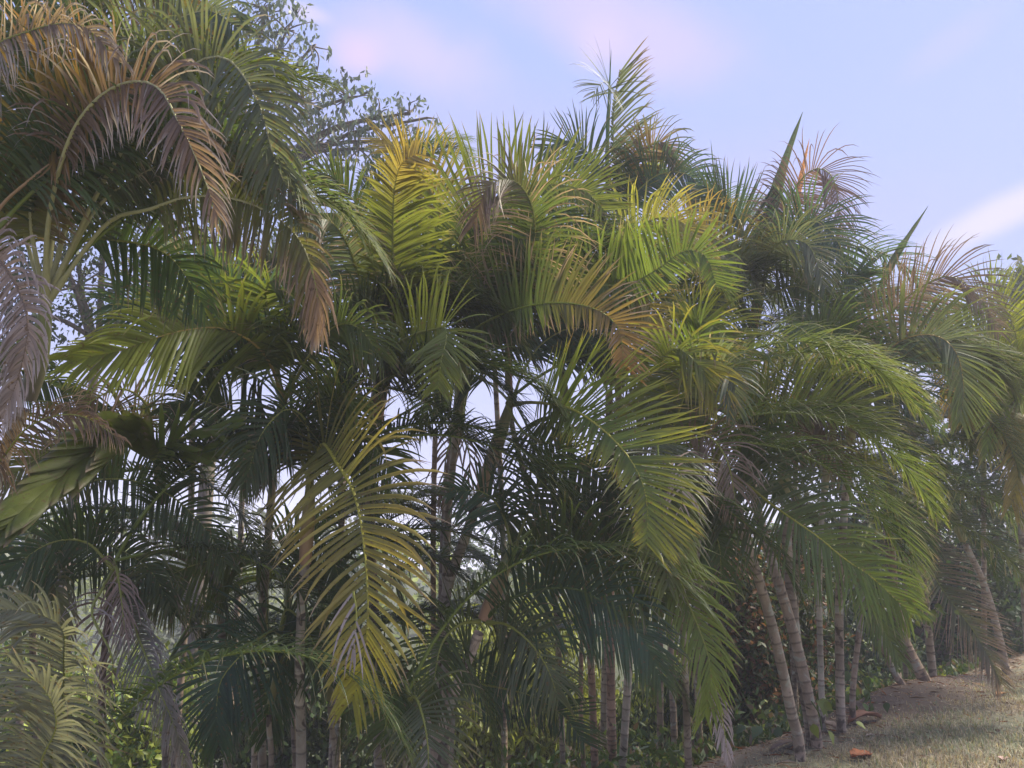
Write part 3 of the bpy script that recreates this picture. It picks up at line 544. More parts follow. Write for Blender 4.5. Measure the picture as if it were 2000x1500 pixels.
palm('slant_upper', (1000, 775, 4.9), [(985, 825, 4.9), (945, 945, 4.95), (905, 1060, 5.0), (868, 1180, 5.1), (830, 1500, 5.3)],
     'slanting palm in the middle with an orange sheath and a frond arching right', rad=0.056, shaft=0.62, shaftcol=(0.50, 0.32, 0.21), tcol=(0.56, 0.48, 0.42), seed=14,
     heroes=[
      dict(p=[(1040, 786, 4.6), (1105, 795, 4.3), (1157, 823, 4.05), (1210, 871, 3.9), (1247, 925, 3.8), (1264, 985, 3.75), (1262, 1060, 3.7)], base='bright', v=6, tip='yellow', tipfrom=0.35, L=0.5, droop=0.12, bare=0.22, a0=72, a1=45, sides=(1.0, 0.4), width=0.036, dry=0.1, drych=0.4, drycol='orange', ribcol='yellow', ribr=0.013, label='long arching frond with bright yellow green leaflets'),
      dict(p=[(995, 700, 4.9), (975, 590, 4.9), (960, 540, 4.9)], base='dark', tip='green', L=0.3, droop=0.8, bare=0.5, ribcol='tan'),
      dict(p=[(1020, 730, 5.0), (1060, 670, 5.1), (1130, 640, 5.1), (1200, 690, 5.1)], base='teal', tip='green', L=0.42, droop=0.9, bare=0.35),
      dict(p=[(970, 760, 5.2), (920, 730, 5.3), (860, 760, 5.4), (820, 840, 5.4)], base='dark', tip='green', L=0.30, droop=0.6, bare=0.4),
      dict(p=[(990, 790, 4.7), (1030, 850, 4.6), (1110, 880, 4.5), (1190, 950, 4.4), (1210, 1040, 4.4)], base='dark', tip='green', L=0.42, droop=0.8, bare=0.3),
     ], fill=[('low_dark', 35, 0.9)])
palm('slant_lower', (1002, 1065, 4.4), [(985, 1110, 4.4), (945, 1212, 4.4), (905, 1310, 4.45), (870, 1400, 4.5), (840, 1500, 4.6)],
     'lower slanting pale stem near the bottom centre with fronds springing from its joint', rad=0.052, shaft=0.45, shaftcol=(0.42, 0.25, 0.17), tcol=(0.54, 0.43, 0.36), seed=15,
     heroes=[
      dict(p=[(945, 1213, 4.4), (985, 1176, 4.3), (1052, 1152, 4.2), (1122, 1150, 4.1), (1178, 1176, 4.0), (1227, 1215, 3.95), (1262, 1260, 3.9), (1290, 1325, 3.9)], frombase=False, base='teal', tip='green', L=0.42, droop=0.7, bare=0.1, width=0.03, a0=72, dry=0.04, label='dark teal frond arching to the right', ribcol='green'),
      dict(p=[(952, 1216, 4.35), (990, 1220, 4.25), (1035, 1255, 4.15), (1070, 1307, 4.1), (1090, 1365, 4.1)], frombase=False, base='sage', tip='olive', L=0.36, droop=0.6, bare=0.1, width=0.026, label='pale green frond'),
      dict(p=[(937, 1213, 4.4), (898, 1220, 4.3), (864, 1255, 4.2), (848, 1325, 4.1), (838, 1390, 4.1)], frombase=False, base='green', tip='sage', L=0.34, droop=0.6, bare=0.1, width=0.028),
      dict(p=[(1020, 1030, 4.4), (1060, 930, 4.4), (1100, 860, 4.3)], base='dark', tip='green', L=0.36, droop=0.6, bare=0.25, ribcol='olive'),
      dict(p=[(1040, 1090, 4.3), (1105, 1080, 4.2), (1175, 1092, 4.1), (1245, 1125, 4.0), (1290, 1190, 4.0)], base='green', tip='bright', L=0.4, droop=0.5, bare=0.15, a0=75, ribcol='olive'),
      dict(p=[(980, 1000, 4.4), (940, 960, 4.4), (880, 960, 4.3)], base='teal', tip='green', L=0.3, droop=0.7, bare=0.3),
      dict(p=[(1010, 1090, 4.6), (1110, 1000, 4.7), (1200, 1000, 4.7), (1250, 1060, 4.6)], base='dark', tip='green', L=0.42, droop=0.7),
     ], fill=[('low_dark', 20, 0.8), ('mid_dark', 330, 0.7)])
palm('sapling_centre', (800, 1345, 3.9), [(795, 1420, 3.9), (790, 1520, 3.9)],
     'small palm with a pale straw green frond drooping below the slanting stem', rad=0.022, shaft=0.2, seed=16,
     heroes=[
      dict(p=[(812, 1362, 3.8), (826, 1400, 3.7), (835, 1450, 3.65), (838, 1530, 3.6)], base='sage', tip='gold', tipfrom=0.5, L=0.36, droop=0.5, bare=0.02, a0=80, a1=30, sides=(1, 0.8), width=0.024, dry=0.1, label='pale frond'),
      dict(p=[(790, 1330, 3.9), (770, 1350, 3.9), (745, 1450, 3.9)], base='green', tip='olive', L=0.3, droop=0.8),
     ], fill=[('mid_dark', 70, .6), ('low_dark', 190, .6)])
palm('sapling_gap', (890, 1325, 5.2), [(885, 1400, 5.2), (880, 1520, 5.2)],
     'young palm behind the slanting stem with upright dark leaflets against the yellow green bush', rad=0.025, shaft=0.2, seed=17,
     heroes=[dict(p=[(925, 1335, 5.1), (985, 1345, 5.0), (1045, 1362, 4.9), (1100, 1398, 4.8), (1140, 1450, 4.8)], base='teal', tip='green', L=0.42, droop=0.15, bare=0.05, a0=80, a1=35, sides=(1, 0.6), width=0.03)],
     fill=[('low_dark', 170, .6)])
palm('dead_sheath', (903, 790, 6.0), [(893, 830, 6.0), (880, 920, 6.0), (868, 1100, 6.1), (860, 1500, 6.3)],
     'palm behind the slanting stem with ragged brown dead sheaths hanging under its crown', rad=0.07, shaft=0.3, shaftcol=(0.26, 0.18, 0.15), tcol=(0.20, 0.15, 0.12), seed=18,
     heroes=[dict(p=[(885, 850, 5.9), (870, 900, 5.8), (865, 985, 5.8)], base='pink', tip='brown', L=0.3, droop=1.5, a0=40, a1=10, width=0.03, bare=0.1, n=16, label='dead hanging frond'),
             dict(p=[(905, 850, 5.9), (918, 900, 5.8), (905, 980, 5.8)], base='pink', tip='brown', L=0.25, droop=1.5, a0=40, a1=10, width=0.03, bare=0.1, n=12, label='dead hanging frond'),
             dict(p=[(930, 720, 6), (980, 660, 6), (1040, 660, 6)], base='dark', tip='green', L=0.35, droop=0.9, bare=.3),
             dict(p=[(870, 720, 6), (820, 660, 6), (780, 700, 6)], base='dark', tip='green', L=0.35, droop=0.9, bare=.3)],
     fill=[('up_dark', 90, 0.8)])
palm('thin_centre', (858, 705, 6.6), [(856, 760, 6.6), (850, 850, 6.6), (846, 1100, 6.8), (850, 1500, 7)],
     'thin straight palm seen between the brown sheathed stem and the slanting stem', rad=0.04, tcol=(0.30, 0.21, 0.15), seed=19,
     fill=[('mid_dark', 110, .9), ('mid_dark', 50, .9)])
for key, cr, tr, lab, sd_, rr_ in (
    ('cb1', (1185, 640, 6.6), [(1190, 800, 6.6), (1192, 1260, 6.5), (1196, 1500, 6.5)], 'middle stem of the reddish brown cluster at the bottom right of centre', 20, 0.055),
    ('cb2', (1262, 690, 6.1), [(1250, 850, 6.1), (1232, 1230, 6.1), (1216, 1500, 6.1)], 'pale ringed stem at the right of the reddish brown trunk cluster', 21, 0.045),
    ('cb3', (1150, 900, 6.2), [(1142, 1100, 6.2), (1134, 1350, 6.2), (1140, 1500, 6.2)], 'thin reddish stem at the left of the reddish brown trunk cluster', 22, 0.028)):
    palm(key, cr, tr, lab, rad=rr_, seed=sd_, tcol=(0.38, 0.25, 0.18) if key != 'cb2' else (0.46, 0.39, 0.32),
         heroes=[dict(p=[(cr[0]+50, cr[1]-50, cr[2]-0.3), (cr[0]+120, cr[1]-60, cr[2]-0.7), (cr[0]+190, cr[1]+10, cr[2]-1.0), (cr[0]+220, cr[1]+110, cr[2]-1.1)], base='bright', tip='yellow', tipfrom=0.3, L=0.45, droop=0.5, a0=75)],
         fill=[('mid_green', 300, 1.0), ('mid_green', 80, .8), ('mid_green', 20, .9), ('mid_dark', 180, .9)] if key != 'cb3' else [('mid_dark', 30, .9), ('mid_dark', 330, .8), ('mid_dark', 100, .9)])
# ---- hanging green curtain right of centre
palm('curtain', (1300, 880, 4.6), [(1310, 960, 4.7), (1330, 1150, 4.9), (1345, 1500, 5.2)],
     'palm right of centre with long bright fronds hanging nearly to the ground like a curtain', rad=0.035, seed=23,
     heroes=[
      dict(p=[(1285, 850, 4.4), (1285, 880, 4.2), (1290, 950, 4.0), (1300, 1040, 3.95), (1305, 1150, 3.9)], base='sage', tip='lime', tipfrom=0.4, L=0.40, droop=0.6, bare=0.15, a0=68, width=0.026, dry=0.15, drycol='grey', sides=(1.0, 0.9), label='pale frond hanging with grey threads', ribcol='lime'),
      dict(p=[(1262, 930, 4.3), (1275, 980, 4.2), (1268, 1060, 4.1), (1262, 1120, 4.1)], base='grey', tip='dry', L=0.22, droop=1.6, curl=0.3, width=0.018, bare=0.05, n=16, label='shredded grey dead frond'),
      dict(p=[(1280, 1060, 4.1), (1320, 1130, 4.0), (1362, 1220, 3.95), (1388, 1310, 3.9), (1375, 1400, 3.9)], base='bright', tip='lime', tipfrom=0.3, L=0.34, droop=0.8, bare=0.1, a0=70, width=0.025, label='bright green hanging frond'),
      dict(p=[(1330, 850, 4.6), (1380, 850, 4.5), (1420, 900, 4.4), (1440, 1000, 4.4)], base='pink', tip='dry', L=0.3, droop=1.3, curl=0.15, width=0.02, missing=.2, label='thin pinkish dying frond'),
      dict(p=[(1320, 820, 4.6), (1350, 750, 4.5), (1400, 720, 4.4), (1430, 740, 4.3), (1440, 800, 4.3)], base='sage', tip='teal', L=0.33, droop=0.7, label='small grey green frond'),
      dict(p=[(1320, 800, 4.7), (1340, 700, 4.7), (1370, 640, 4.6), (1330, 600, 4.6)], base='bright', tip='gold', L=0.42, droop=0.5),
      dict(p=[(1310, 800, 4.6), (1290, 720, 4.5), (1320, 680, 4.4), (1370, 720, 4.3), (1400, 780, 4.3)], base='bright', tip='yellow', tipfrom=.4, L=0.40, droop=0.8, label='yellow green frond'),
      dict(p=[(1350, 1000, 4.7), (1400, 1050, 4.6), (1410, 1150, 4.6)], base='green', tip='bright', L=0.36, droop=0.9),
      dict(p=[(1395, 1340, 3.95), (1410, 1400, 3.9), (1425, 1500, 3.9)], frombase=False, base='grey', tip='grey', L=0.13, droop=2.2, curl=0.5, width=0.018, a0=50, a1=10, bare=0.02, n=20, label='dead grey hanging frond', ribr=0.006),
      dict(p=[(1300, 900, 3.95), (1330, 930, 3.9), (1330, 1000, 3.9)], frombase=False, base='grey', tip='grey', L=0.22, droop=1.3, curl=0.4, width=0.016, bare=0.02, n=12, label='shredded grey strips', ribr=0.005),
     ], fill=[('mid_green', 60, 1), ('mid_green', 120, 0.9), ('low_green', 20, 0.9), ('low_dark', 200, 0.8), ('hang_green', 240, 0.7)])
# ---- right clump
palm('right_lean', (1395, 885, 5.2), [(1420, 965, 5.2), (1462, 1070, 5.2), (1510, 1230, 5.2), (1548, 1400, 5.2), (1558, 1437, 5.2)],
     'leftmost trunk of the clump beside the lawn, leaning left and ringed in dark bands', rad=0.052, seed=24, tcol=(0.34, 0.27, 0.215),
     heroes=[
      dict(p=[(1422, 925, 4.9), (1457, 945, 4.7), (1500, 980, 4.55), (1545, 1012, 4.4), (1597, 1048, 4.3), (1650, 1092, 4.25), (1702, 1127, 4.2), (1775, 1195, 4.2)], base='sage', tip='green', L=0.46, droop=0.55, bare=0.05, a0=78, a1=30, sides=(1, 1), width=0.03, dry=0.06, along=('bright', 0.3, 0.7), ribcol='yellow', ribr=0.013, label='long frond sloping down to the right with a yellow midrib', n=85, missing=0.02),
      dict(p=[(1420, 860, 5.1), (1450, 840, 5.0), (1490, 880, 4.9), (1515, 960, 4.8)], base='green', tip='bright', L=0.38, droop=0.6, a0=70),
      dict(p=[(1370, 900, 5.1), (1350, 930, 5.0), (1370, 1010, 4.9), (1400, 1080, 4.9)], base='green', tip='sage', L=0.35, droop=0.8),
      dict(p=[(1380, 830, 5.2), (1350, 790, 5.1), (1310, 790, 5.0), (1280, 850, 5.0)], base='green', tip='bright', L=0.4, droop=0.7),
     ], fill=[('mid_sage', 80, 0.9), ('low_dark', 30, 0.9), ('mid_dark', 140, .9), ('hang_sage', 310, .6)])
palm('right_tall_spear', (1490, 540, 6.6), [(1478, 600, 6.5), (1462, 700, 6.4), (1454, 840, 6.2), (1480, 1000, 5.9), (1515, 1120, 5.7), (1556, 1260, 5.6), (1592, 1425, 5.5)],
     'tall palm with a thick unopened spear leaf rising above the others on the right', rad=0.055, seed=25, shaftcol=(0.40, 0.22, 0.10), tcol=(0.33, 0.255, 0.20),
     heroes=[
      dict(p=[(1520, 450, 6.6), (1552, 370, 6.6), (1590, 330, 6.5), (1625, 345, 6.4), (1640, 410, 6.3), (1642, 470, 6.3)], base='pink', tip='sage', L=0.42, droop=0.7, width=0.02, bare=0.15, curl=0.05, label='thin brownish frond beside the spear'),
      dict(p=[(1460, 470, 6.6), (1430, 410, 6.6), (1395, 375, 6.5), (1370, 360, 6.5)], base='teal', tip='teal', L=0.5, droop=0.0, bare=0.1, a0=60, sides=(1, 1), v=10),
      dict(p=[(1450, 500, 6.4), (1400, 470, 6.3), (1340, 430, 6.2), (1290, 450, 6.1)], base='olive', tip='gold', tipfrom=.2, L=0.45, droop=0.7, along=('gold', .2, .8), label='golden frond'),
      dict(p=[(1520, 480, 6.4), (1560, 440, 6.3), (1600, 430, 6.2), (1640, 480, 6.1), (1670, 560, 6.1)], base='teal', tip='green', L=0.45, droop=0.6),
      dict(p=[(1500, 500, 6.2), (1530, 470, 6.0), (1580, 480, 5.9), (1610, 560, 5.8)], base='sage', tip='green', L=0.4, droop=0.7),
      dict(p=[(1470, 520, 6.2), (1440, 500, 6.0), (1400, 530, 5.9), (1380, 620, 5.8)], base='sage', tip='lime', L=0.42, droop=0.8),
      dict(p=[(1510, 570, 6.3), (1560, 560, 6.1), (1620, 600, 6.0), (1670, 680, 6.0)], base='green', tip='bright', L=0.42, droop=0.7),
      dict(p=[(1470, 560, 6.3), (1430, 570, 6.2), (1400, 650, 6.1), (1400, 740, 6.0)], base='green', tip='olive', L=0.4, droop=0.8),
      dict(p=[(1540, 400, 6.7), (1570, 380, 6.7), (1600, 420, 6.6), (1600, 500, 6.6)], base='dry', tip='dry', L=0.3, droop=1.2, curl=.2, width=.015, label='dead frond'),
     ], fill=[('low_teal', 60, .7), ('low_sage', 340, .8), ('low_dark', 300, .8), ('low_sage', 200, .9)],
     spear=[dict(p=[(1492, 510, 6.6), (1510, 400, 6.6), (1535, 310, 6.6), (1568, 218, 6.6)], w=0.075, c='sage', label='thick pointed spear leaf'),
            dict(p=[(1410, 470, 6.8), (1398, 370, 6.8), (1388, 272, 6.8)], w=0.022, c='sage', label='thin pointed spear leaf'),
            dict(p=[(1552, 420, 6.7), (1566, 340, 6.7), (1581, 270, 6.7)], w=0.035, c='tan', label='broken withered spear leaf')])
palm('right_third', (1530, 850, 6.0), [(1532, 950, 5.9), (1540, 1100, 5.8), (1556, 1260, 5.7), (1580, 1400, 5.6)],
     'grey trunk of the lawn side clump standing directly behind the left leaning one', rad=0.06, seed=26, tcol=(0.26, 0.21, 0.17),
     heroes=[
      dict(p=[(1440, 826, 5.0), (1510, 803, 5.0), (1562, 792, 5.0), (1632, 794, 5.0), (1685, 822, 4.95), (1715, 850, 4.9)], frombase=False, base='green', tip='bright', tipfrom=.4, L=0.42, droop=0.3, a0=70, a1=45, sides=(1, 0.45), bare=0.02, width=0.028, label='frond held level with upright leaflets', ribcol='olive'),
      dict(p=[(1560, 780, 5.9), (1610, 740, 5.7), (1670, 750, 5.5), (1720, 800, 5.4)], base='sage', tip='sage', L=0.45, droop=0.5, width=.025),
      dict(p=[(1545, 830, 5.8), (1590, 810, 5.7), (1625, 850, 5.6), (1640, 930, 5.6)], base='brown', tip='pink', L=0.36, droop=1.2, label='brownish drooping frond', width=.022),
      dict(p=[(1500, 820, 5.9), (1470, 800, 5.8), (1450, 860, 5.7), (1450, 930, 5.7)], base='green', tip='bright', L=0.36, droop=0.8),
     ], fill=[('mid_dark', 90, 1), ('low_dark', 330, .8), ('mid_dark', 30, .9), ('low_dark', 200, .8)])
palm('right_straight', (1625, 830, 6.2), [(1620, 880, 6.2), (1606, 1000, 6.2), (1600, 1150, 6.2), (1606, 1400, 6.1)],
     'thin whitish ringed trunk in the lawn side clump, second from its right end', rad=0.035, seed=27, tcol=(0.44, 0.39, 0.33), shaft=0.55, shaftcol=(0.30, 0.27, 0.18),
     heroes=[
      dict(p=[(1650, 780, 6.1), (1690, 740, 6.0), (1730, 760, 5.9), (1750, 840, 5.8)], base='sage', tip='sage', L=0.42, droop=0.7, width=.024),
      dict(p=[(1600, 800, 6.1), (1570, 830, 6.0), (1560, 900, 5.9)], base='brown', tip='sage', L=0.32, droop=1.0),
      dict(p=[(1650, 900, 5.9), (1680, 890, 5.7), (1710, 920, 5.6)], base='lime', tip='yellow', L=0.3, droop=0.8, label='short yellow green frond'),
     ], fill=[('mid_sage', 70, 1), ('mid_dark', 110, .9), ('low_sage', 20, .8), ('low_dark', 310, .7)])
palm('right_lichen', (1668, 760, 6.3), [(1664, 820, 6.3), (1652, 950, 6.3), (1640, 1150, 6.2), (1640, 1300, 6.1), (1643, 1422, 6.0)],
     'sturdy blotchy upright trunk of the lawn side clump beside the bare soil', rad=0.05, seed=28, tcol=(0.35, 0.28, 0.22),
     heroes=[
      dict(p=[(1680, 680, 6.2), (1740, 610, 6.1), (1800, 560, 6.0), (1860, 540, 5.9), (1920, 590, 5.8), (1950, 650, 5.8)], base='pink', tip='sage', L=0.45, droop=0.5, bare=0.2, width=0.02, label='tall thin pinkish frond on the skyline', a0=60, sides=(1, .8)),
      dict(p=[(1700, 720, 6.1), (1760, 665, 6.0), (1825, 655, 5.9), (1868, 690, 5.8), (1882, 760, 5.8), (1875, 820, 5.8)], base='sage', tip='lime', tipfrom=.3, L=0.5, droop=0.4, bare=0.2, sides=(1, 0.8), ribcol='gold', a0=70, label='arching frond with a golden midrib'),
      dict(p=[(1650, 680, 6.2), (1640, 600, 6.2), (1660, 540, 6.1), (1700, 520, 6.1)], base='teal', tip='green', L=0.48, droop=0.3),
      dict(p=[(1650, 700, 6.0), (1610, 640, 5.9), (1560, 640, 5.8), (1520, 700, 5.8)], base='green', tip='green', L=0.4, droop=0.7),
      dict(p=[(1700, 740, 5.9), (1750, 740, 5.8), (1800, 800, 5.7)], base='teal', tip='green', L=0.45, droop=0.8),
     ], fill=[('low_dark', 40, .9), ('low_dark', 100, 1), ('low_sage', 330, .8), ('low_sage', 170, .9)],
     spear=[dict(p=[(1712, 580, 6.6), (1750, 500, 6.6), (1813, 402, 6.6)], w=0.042, c='sage', label='slanting pointed spear leaf'),
            dict(p=[(1722, 540, 6.8), (1728, 510, 6.8), (1738, 474, 6.8)], w=0.016, c='sage', label='thin pointed spear leaf')])
palm('right_short', (1700, 1010, 6.4), [(1694, 1100, 6.4), (1680, 1220, 6.3), (1666, 1345, 6.3)],
     'short banded palm at the right end of the clump beside the lawn', rad=0.035, seed=29, tcol=(0.31, 0.24, 0.19),
     heroes=[
      dict(p=[(1680, 1080, 5.9), (1690, 1130, 5.7), (1710, 1200, 5.6), (1760, 1290, 5.5)], base='bright', tip='green', L=0.36, droop=0.9, a0=60, width=0.028),
      dict(p=[(1740, 1000, 6.3), (1780, 1010, 6.2), (1800, 1080, 6.2)], base='green', tip='green', L=0.35, droop=0.8),
     ], fill=[('mid_dark', 60, .8), ('low_sage', 20, .7), ('hang_sage', 330, .6), ('mid_dark', 120, .8)])
palm('right_slope_lean', (1650, 1060, 7.6), [(1690, 1170, 7.5), (1735, 1290, 7.4), (1770, 1350, 7.3)],
     'slender trunk leaning left out of the earth mound on the right', rad=0.045, seed=30, tcol=(0.32, 0.24, 0.18),
     fill=[('mid_dark', 60, .9), ('mid_dark', 140, .9), ('low_dark', 0, .8), ('low_dark', 250, .6)])
palm('right_mound', (1735, 930, 8.0), [(1740, 1100, 7.9), (1762, 1240, 7.8), (1812, 1340, 7.6)],
     'thick trunk flaring into the earth mound on the right', rad=0.085, seed=31, tcol=(0.30, 0.22, 0.16),
     heroes=[
      dict(p=[(1770, 1060, 7.6), (1800, 1090, 7.3), (1850, 1165, 7.0), (1900, 1230, 6.9), (1935, 1290, 6.8), (1955, 1335, 6.8)], base='sage', tip='pink', tipfrom=.3, L=0.55, droop=0.25, bare=0.1, sides=(1, .9), width=0.03, a0=80, drych=.8, dry=.5, drycol='dry', label='pinkish dying frond reaching down to the lawn'),
     ], fill=[('mid_dark', 60, 1), ('mid_sage', 100, 1), ('mid_dark', 350, .9), ('low_dark', 30, .9), ('low_sage', 200, .8), ('mid_sage', 150, 1), ('hang_dark', 300, .6)])
palm('right_far', (1855, 985, 9.0), [(1875, 1040, 9.0), (1925, 1150, 9.0), (1955, 1260, 8.9)],
     'far palm on the right with a pale stem slanting against the dark foliage', rad=0.06, seed=32, tcol=(0.34, 0.27, 0.20),
     fill=ring(['mid_dark', 'mid_green', 'low_dark'], 10, 1.1, seed=3))
palm('right_edge', (1990, 745, 7.6), [(1992, 900, 7.6), (1998, 1100, 7.6), (2010, 1300, 7.6)],
     'yellowing palm cut by the right edge of the picture', rad=0.05, seed=33,
     heroes=[
      dict(p=[(1960, 660, 7.3), (1930, 640, 7.2), (1880, 690, 7.0), (1860, 760, 7.0), (1870, 830, 7.0)], base='lime', tip='gold', L=0.45, droop=0.5, along=('gold', .2, .8), label='yellowing frond'),
      dict(p=[(1950, 780, 6.8), (1960, 800, 6.5), (1985, 860, 6.3), (1988, 930, 6.2), (1975, 985, 6.2)], base='olive', tip='gold', tipfrom=.1, L=0.5, droop=0.5, sides=(1, 1), ribcol='gold', ribr=0.007, label='golden hanging frond', width=.03, dry=.1),
      dict(p=[(1985, 660, 7.2), (1960, 600, 7.0), (1915, 580, 6.8), (1870, 610, 6.7), (1845, 680, 6.6)], base='lime', tip='yellow', L=0.48, droop=0.5, width=.034),
      dict(p=[(1975, 720, 6.8), (1930, 700, 6.6), (1890, 740, 6.4), (1880, 820, 6.3)], base='lime', tip='gold', L=0.45, droop=0.6, width=.034, label='yellowing frond'),
      dict(p=[(1995, 790, 6.6), (1965, 770, 6.4), (1935, 810, 6.3), (1925, 890, 6.2)], base='lime', tip='gold', L=0.42, droop=0.6, width=.034, label='yellowing frond'),
      dict(p=[(1950, 760, 7.0), (1900, 780, 6.8), (1890, 830, 6.7), (1900, 880, 6.6)], base='bright', tip='lime', L=0.36, droop=0.6),
     ], fill=[('up_lime', 130, 1.1), ('mid_lime', 170, 1.1), ('mid_gold', 200, 1.0), ('mid_lime', 240, 1.0), ('up_lime', 90, 1.1), ('low_sage', 180, 1), ('low_lime', 220, 1), ('mid_sage', 280, .9)])
palm('right_back', (1780, 740, 8.2), [(1785, 900, 8.2), (1800, 1100, 8.2), (1820, 1300, 8.2)],
     'palm standing back on the right with brown dead leaf bases behind the teal fronds', rad=0.06, seed=34, shaftcol=(0.16, 0.11, 0.10),
     heroes=[dict(p=[(1800, 690, 8), (1850, 660, 7.8), (1900, 690, 7.6), (1930, 760, 7.5)], base='teal', tip='green', L=0.55, droop=0.6)],
     fill=ring(['low_sage', 'low_teal', 'low_sage'], 9, 1.1, seed=5))
# ---- skyline palm
palm('skyline', (1212, 425, 7.2), [(1212, 500, 7.2), (1210, 700, 7.2), (1200, 1000, 7.3), (1182, 1300, 7.3), (1180, 1500, 7.3)],
     'tallest palm, its few fronds and thin spear standing high above the rest against the sky', rad=0.05, seed=35,
     heroes=[
      dict(p=[(1204, 350, 7.2), (1198, 270, 7.2), (1200, 205, 7.2), (1212, 140, 7.1)], base='sage', tip='brown', L=0.55, droop=0.3, bare=0.08, sides=(1, 0.08), a0=62, a1=30, width=0.034, n=60, endL=.6, label='large frond at the top of the skyline palm'),
      dict(p=[(1190, 340, 7.2), (1190, 240, 7.2), (1193, 175, 7.1), (1180, 160, 6.9), (1160, 180, 6.8)], base='sage', tip='brown', L=0.42, droop=0.5, bare=0.72, a0=85, a1=20, n=22, v=10, width=0.022, label='tufted frond fanning to the left'),
      dict(p=[(1235, 350, 7.1), (1265, 290, 7.0), (1300, 280, 6.9), (1335, 330, 6.9)], base='brown', tip='teal', tipfrom=.4, L=0.4, droop=0.7, bare=.15, label='brownish frond'),
      dict(p=[(1240, 380, 7.0), (1290, 340, 6.9), (1350, 345, 6.8), (1385, 410, 6.7)], base='teal', tip='green', L=0.42, droop=0.7, bare=.1),
      dict(p=[(1190, 370, 7.1), (1160, 310, 7.0), (1110, 275, 6.9), (1060, 290, 6.9)], base='teal', tip='green', L=0.45, droop=0.5, bare=.15),
      dict(p=[(1245, 330, 7.0), (1248, 270, 7.0), (1245, 240, 7.0), (1240, 290, 6.9)], base='pink', tip='brown', L=0.14, droop=1.5, curl=.3, n=12, width=.03, label='dead brown tuft'),
      dict(p=[(1225, 390, 7.1), (1250, 350, 7.1), (1290, 330, 7.0)], base='lime', tip='lime', L=0.4, droop=0.3, a0=30, bare=.1),
     ], fill=[('low_teal', 120, .6)],
     spear=[dict(p=[(1186, 400, 7.3), (1187, 250, 7.3), (1194, 95, 7.3)], w=0.028, c='teal', label='thin spear leaf')])
# ---- second row, seen through the gaps
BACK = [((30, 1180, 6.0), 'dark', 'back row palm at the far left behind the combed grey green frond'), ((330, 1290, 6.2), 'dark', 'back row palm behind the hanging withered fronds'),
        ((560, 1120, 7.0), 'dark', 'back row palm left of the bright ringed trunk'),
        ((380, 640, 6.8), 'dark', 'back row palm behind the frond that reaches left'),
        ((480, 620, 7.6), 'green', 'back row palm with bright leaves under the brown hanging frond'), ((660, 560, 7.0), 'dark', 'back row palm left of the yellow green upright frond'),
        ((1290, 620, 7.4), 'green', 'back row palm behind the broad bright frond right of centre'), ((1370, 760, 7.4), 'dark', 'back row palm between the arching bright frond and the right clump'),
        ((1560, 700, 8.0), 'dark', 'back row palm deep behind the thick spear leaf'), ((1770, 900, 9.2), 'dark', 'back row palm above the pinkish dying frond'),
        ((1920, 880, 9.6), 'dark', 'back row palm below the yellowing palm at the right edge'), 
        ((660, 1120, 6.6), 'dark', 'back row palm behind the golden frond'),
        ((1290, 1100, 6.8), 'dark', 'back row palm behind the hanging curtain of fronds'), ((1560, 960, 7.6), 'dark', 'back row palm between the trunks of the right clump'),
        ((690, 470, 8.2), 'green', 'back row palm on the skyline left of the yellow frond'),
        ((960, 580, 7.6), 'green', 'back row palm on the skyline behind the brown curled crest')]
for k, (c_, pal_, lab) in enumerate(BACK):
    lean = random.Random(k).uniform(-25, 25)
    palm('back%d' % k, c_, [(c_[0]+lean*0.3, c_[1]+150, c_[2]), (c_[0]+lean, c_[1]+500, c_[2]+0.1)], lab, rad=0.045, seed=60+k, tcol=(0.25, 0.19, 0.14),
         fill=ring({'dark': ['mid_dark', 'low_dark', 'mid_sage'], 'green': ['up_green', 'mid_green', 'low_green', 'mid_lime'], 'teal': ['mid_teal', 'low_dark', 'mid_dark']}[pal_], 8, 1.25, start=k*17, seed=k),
         group='back row palms seen through the gaps')
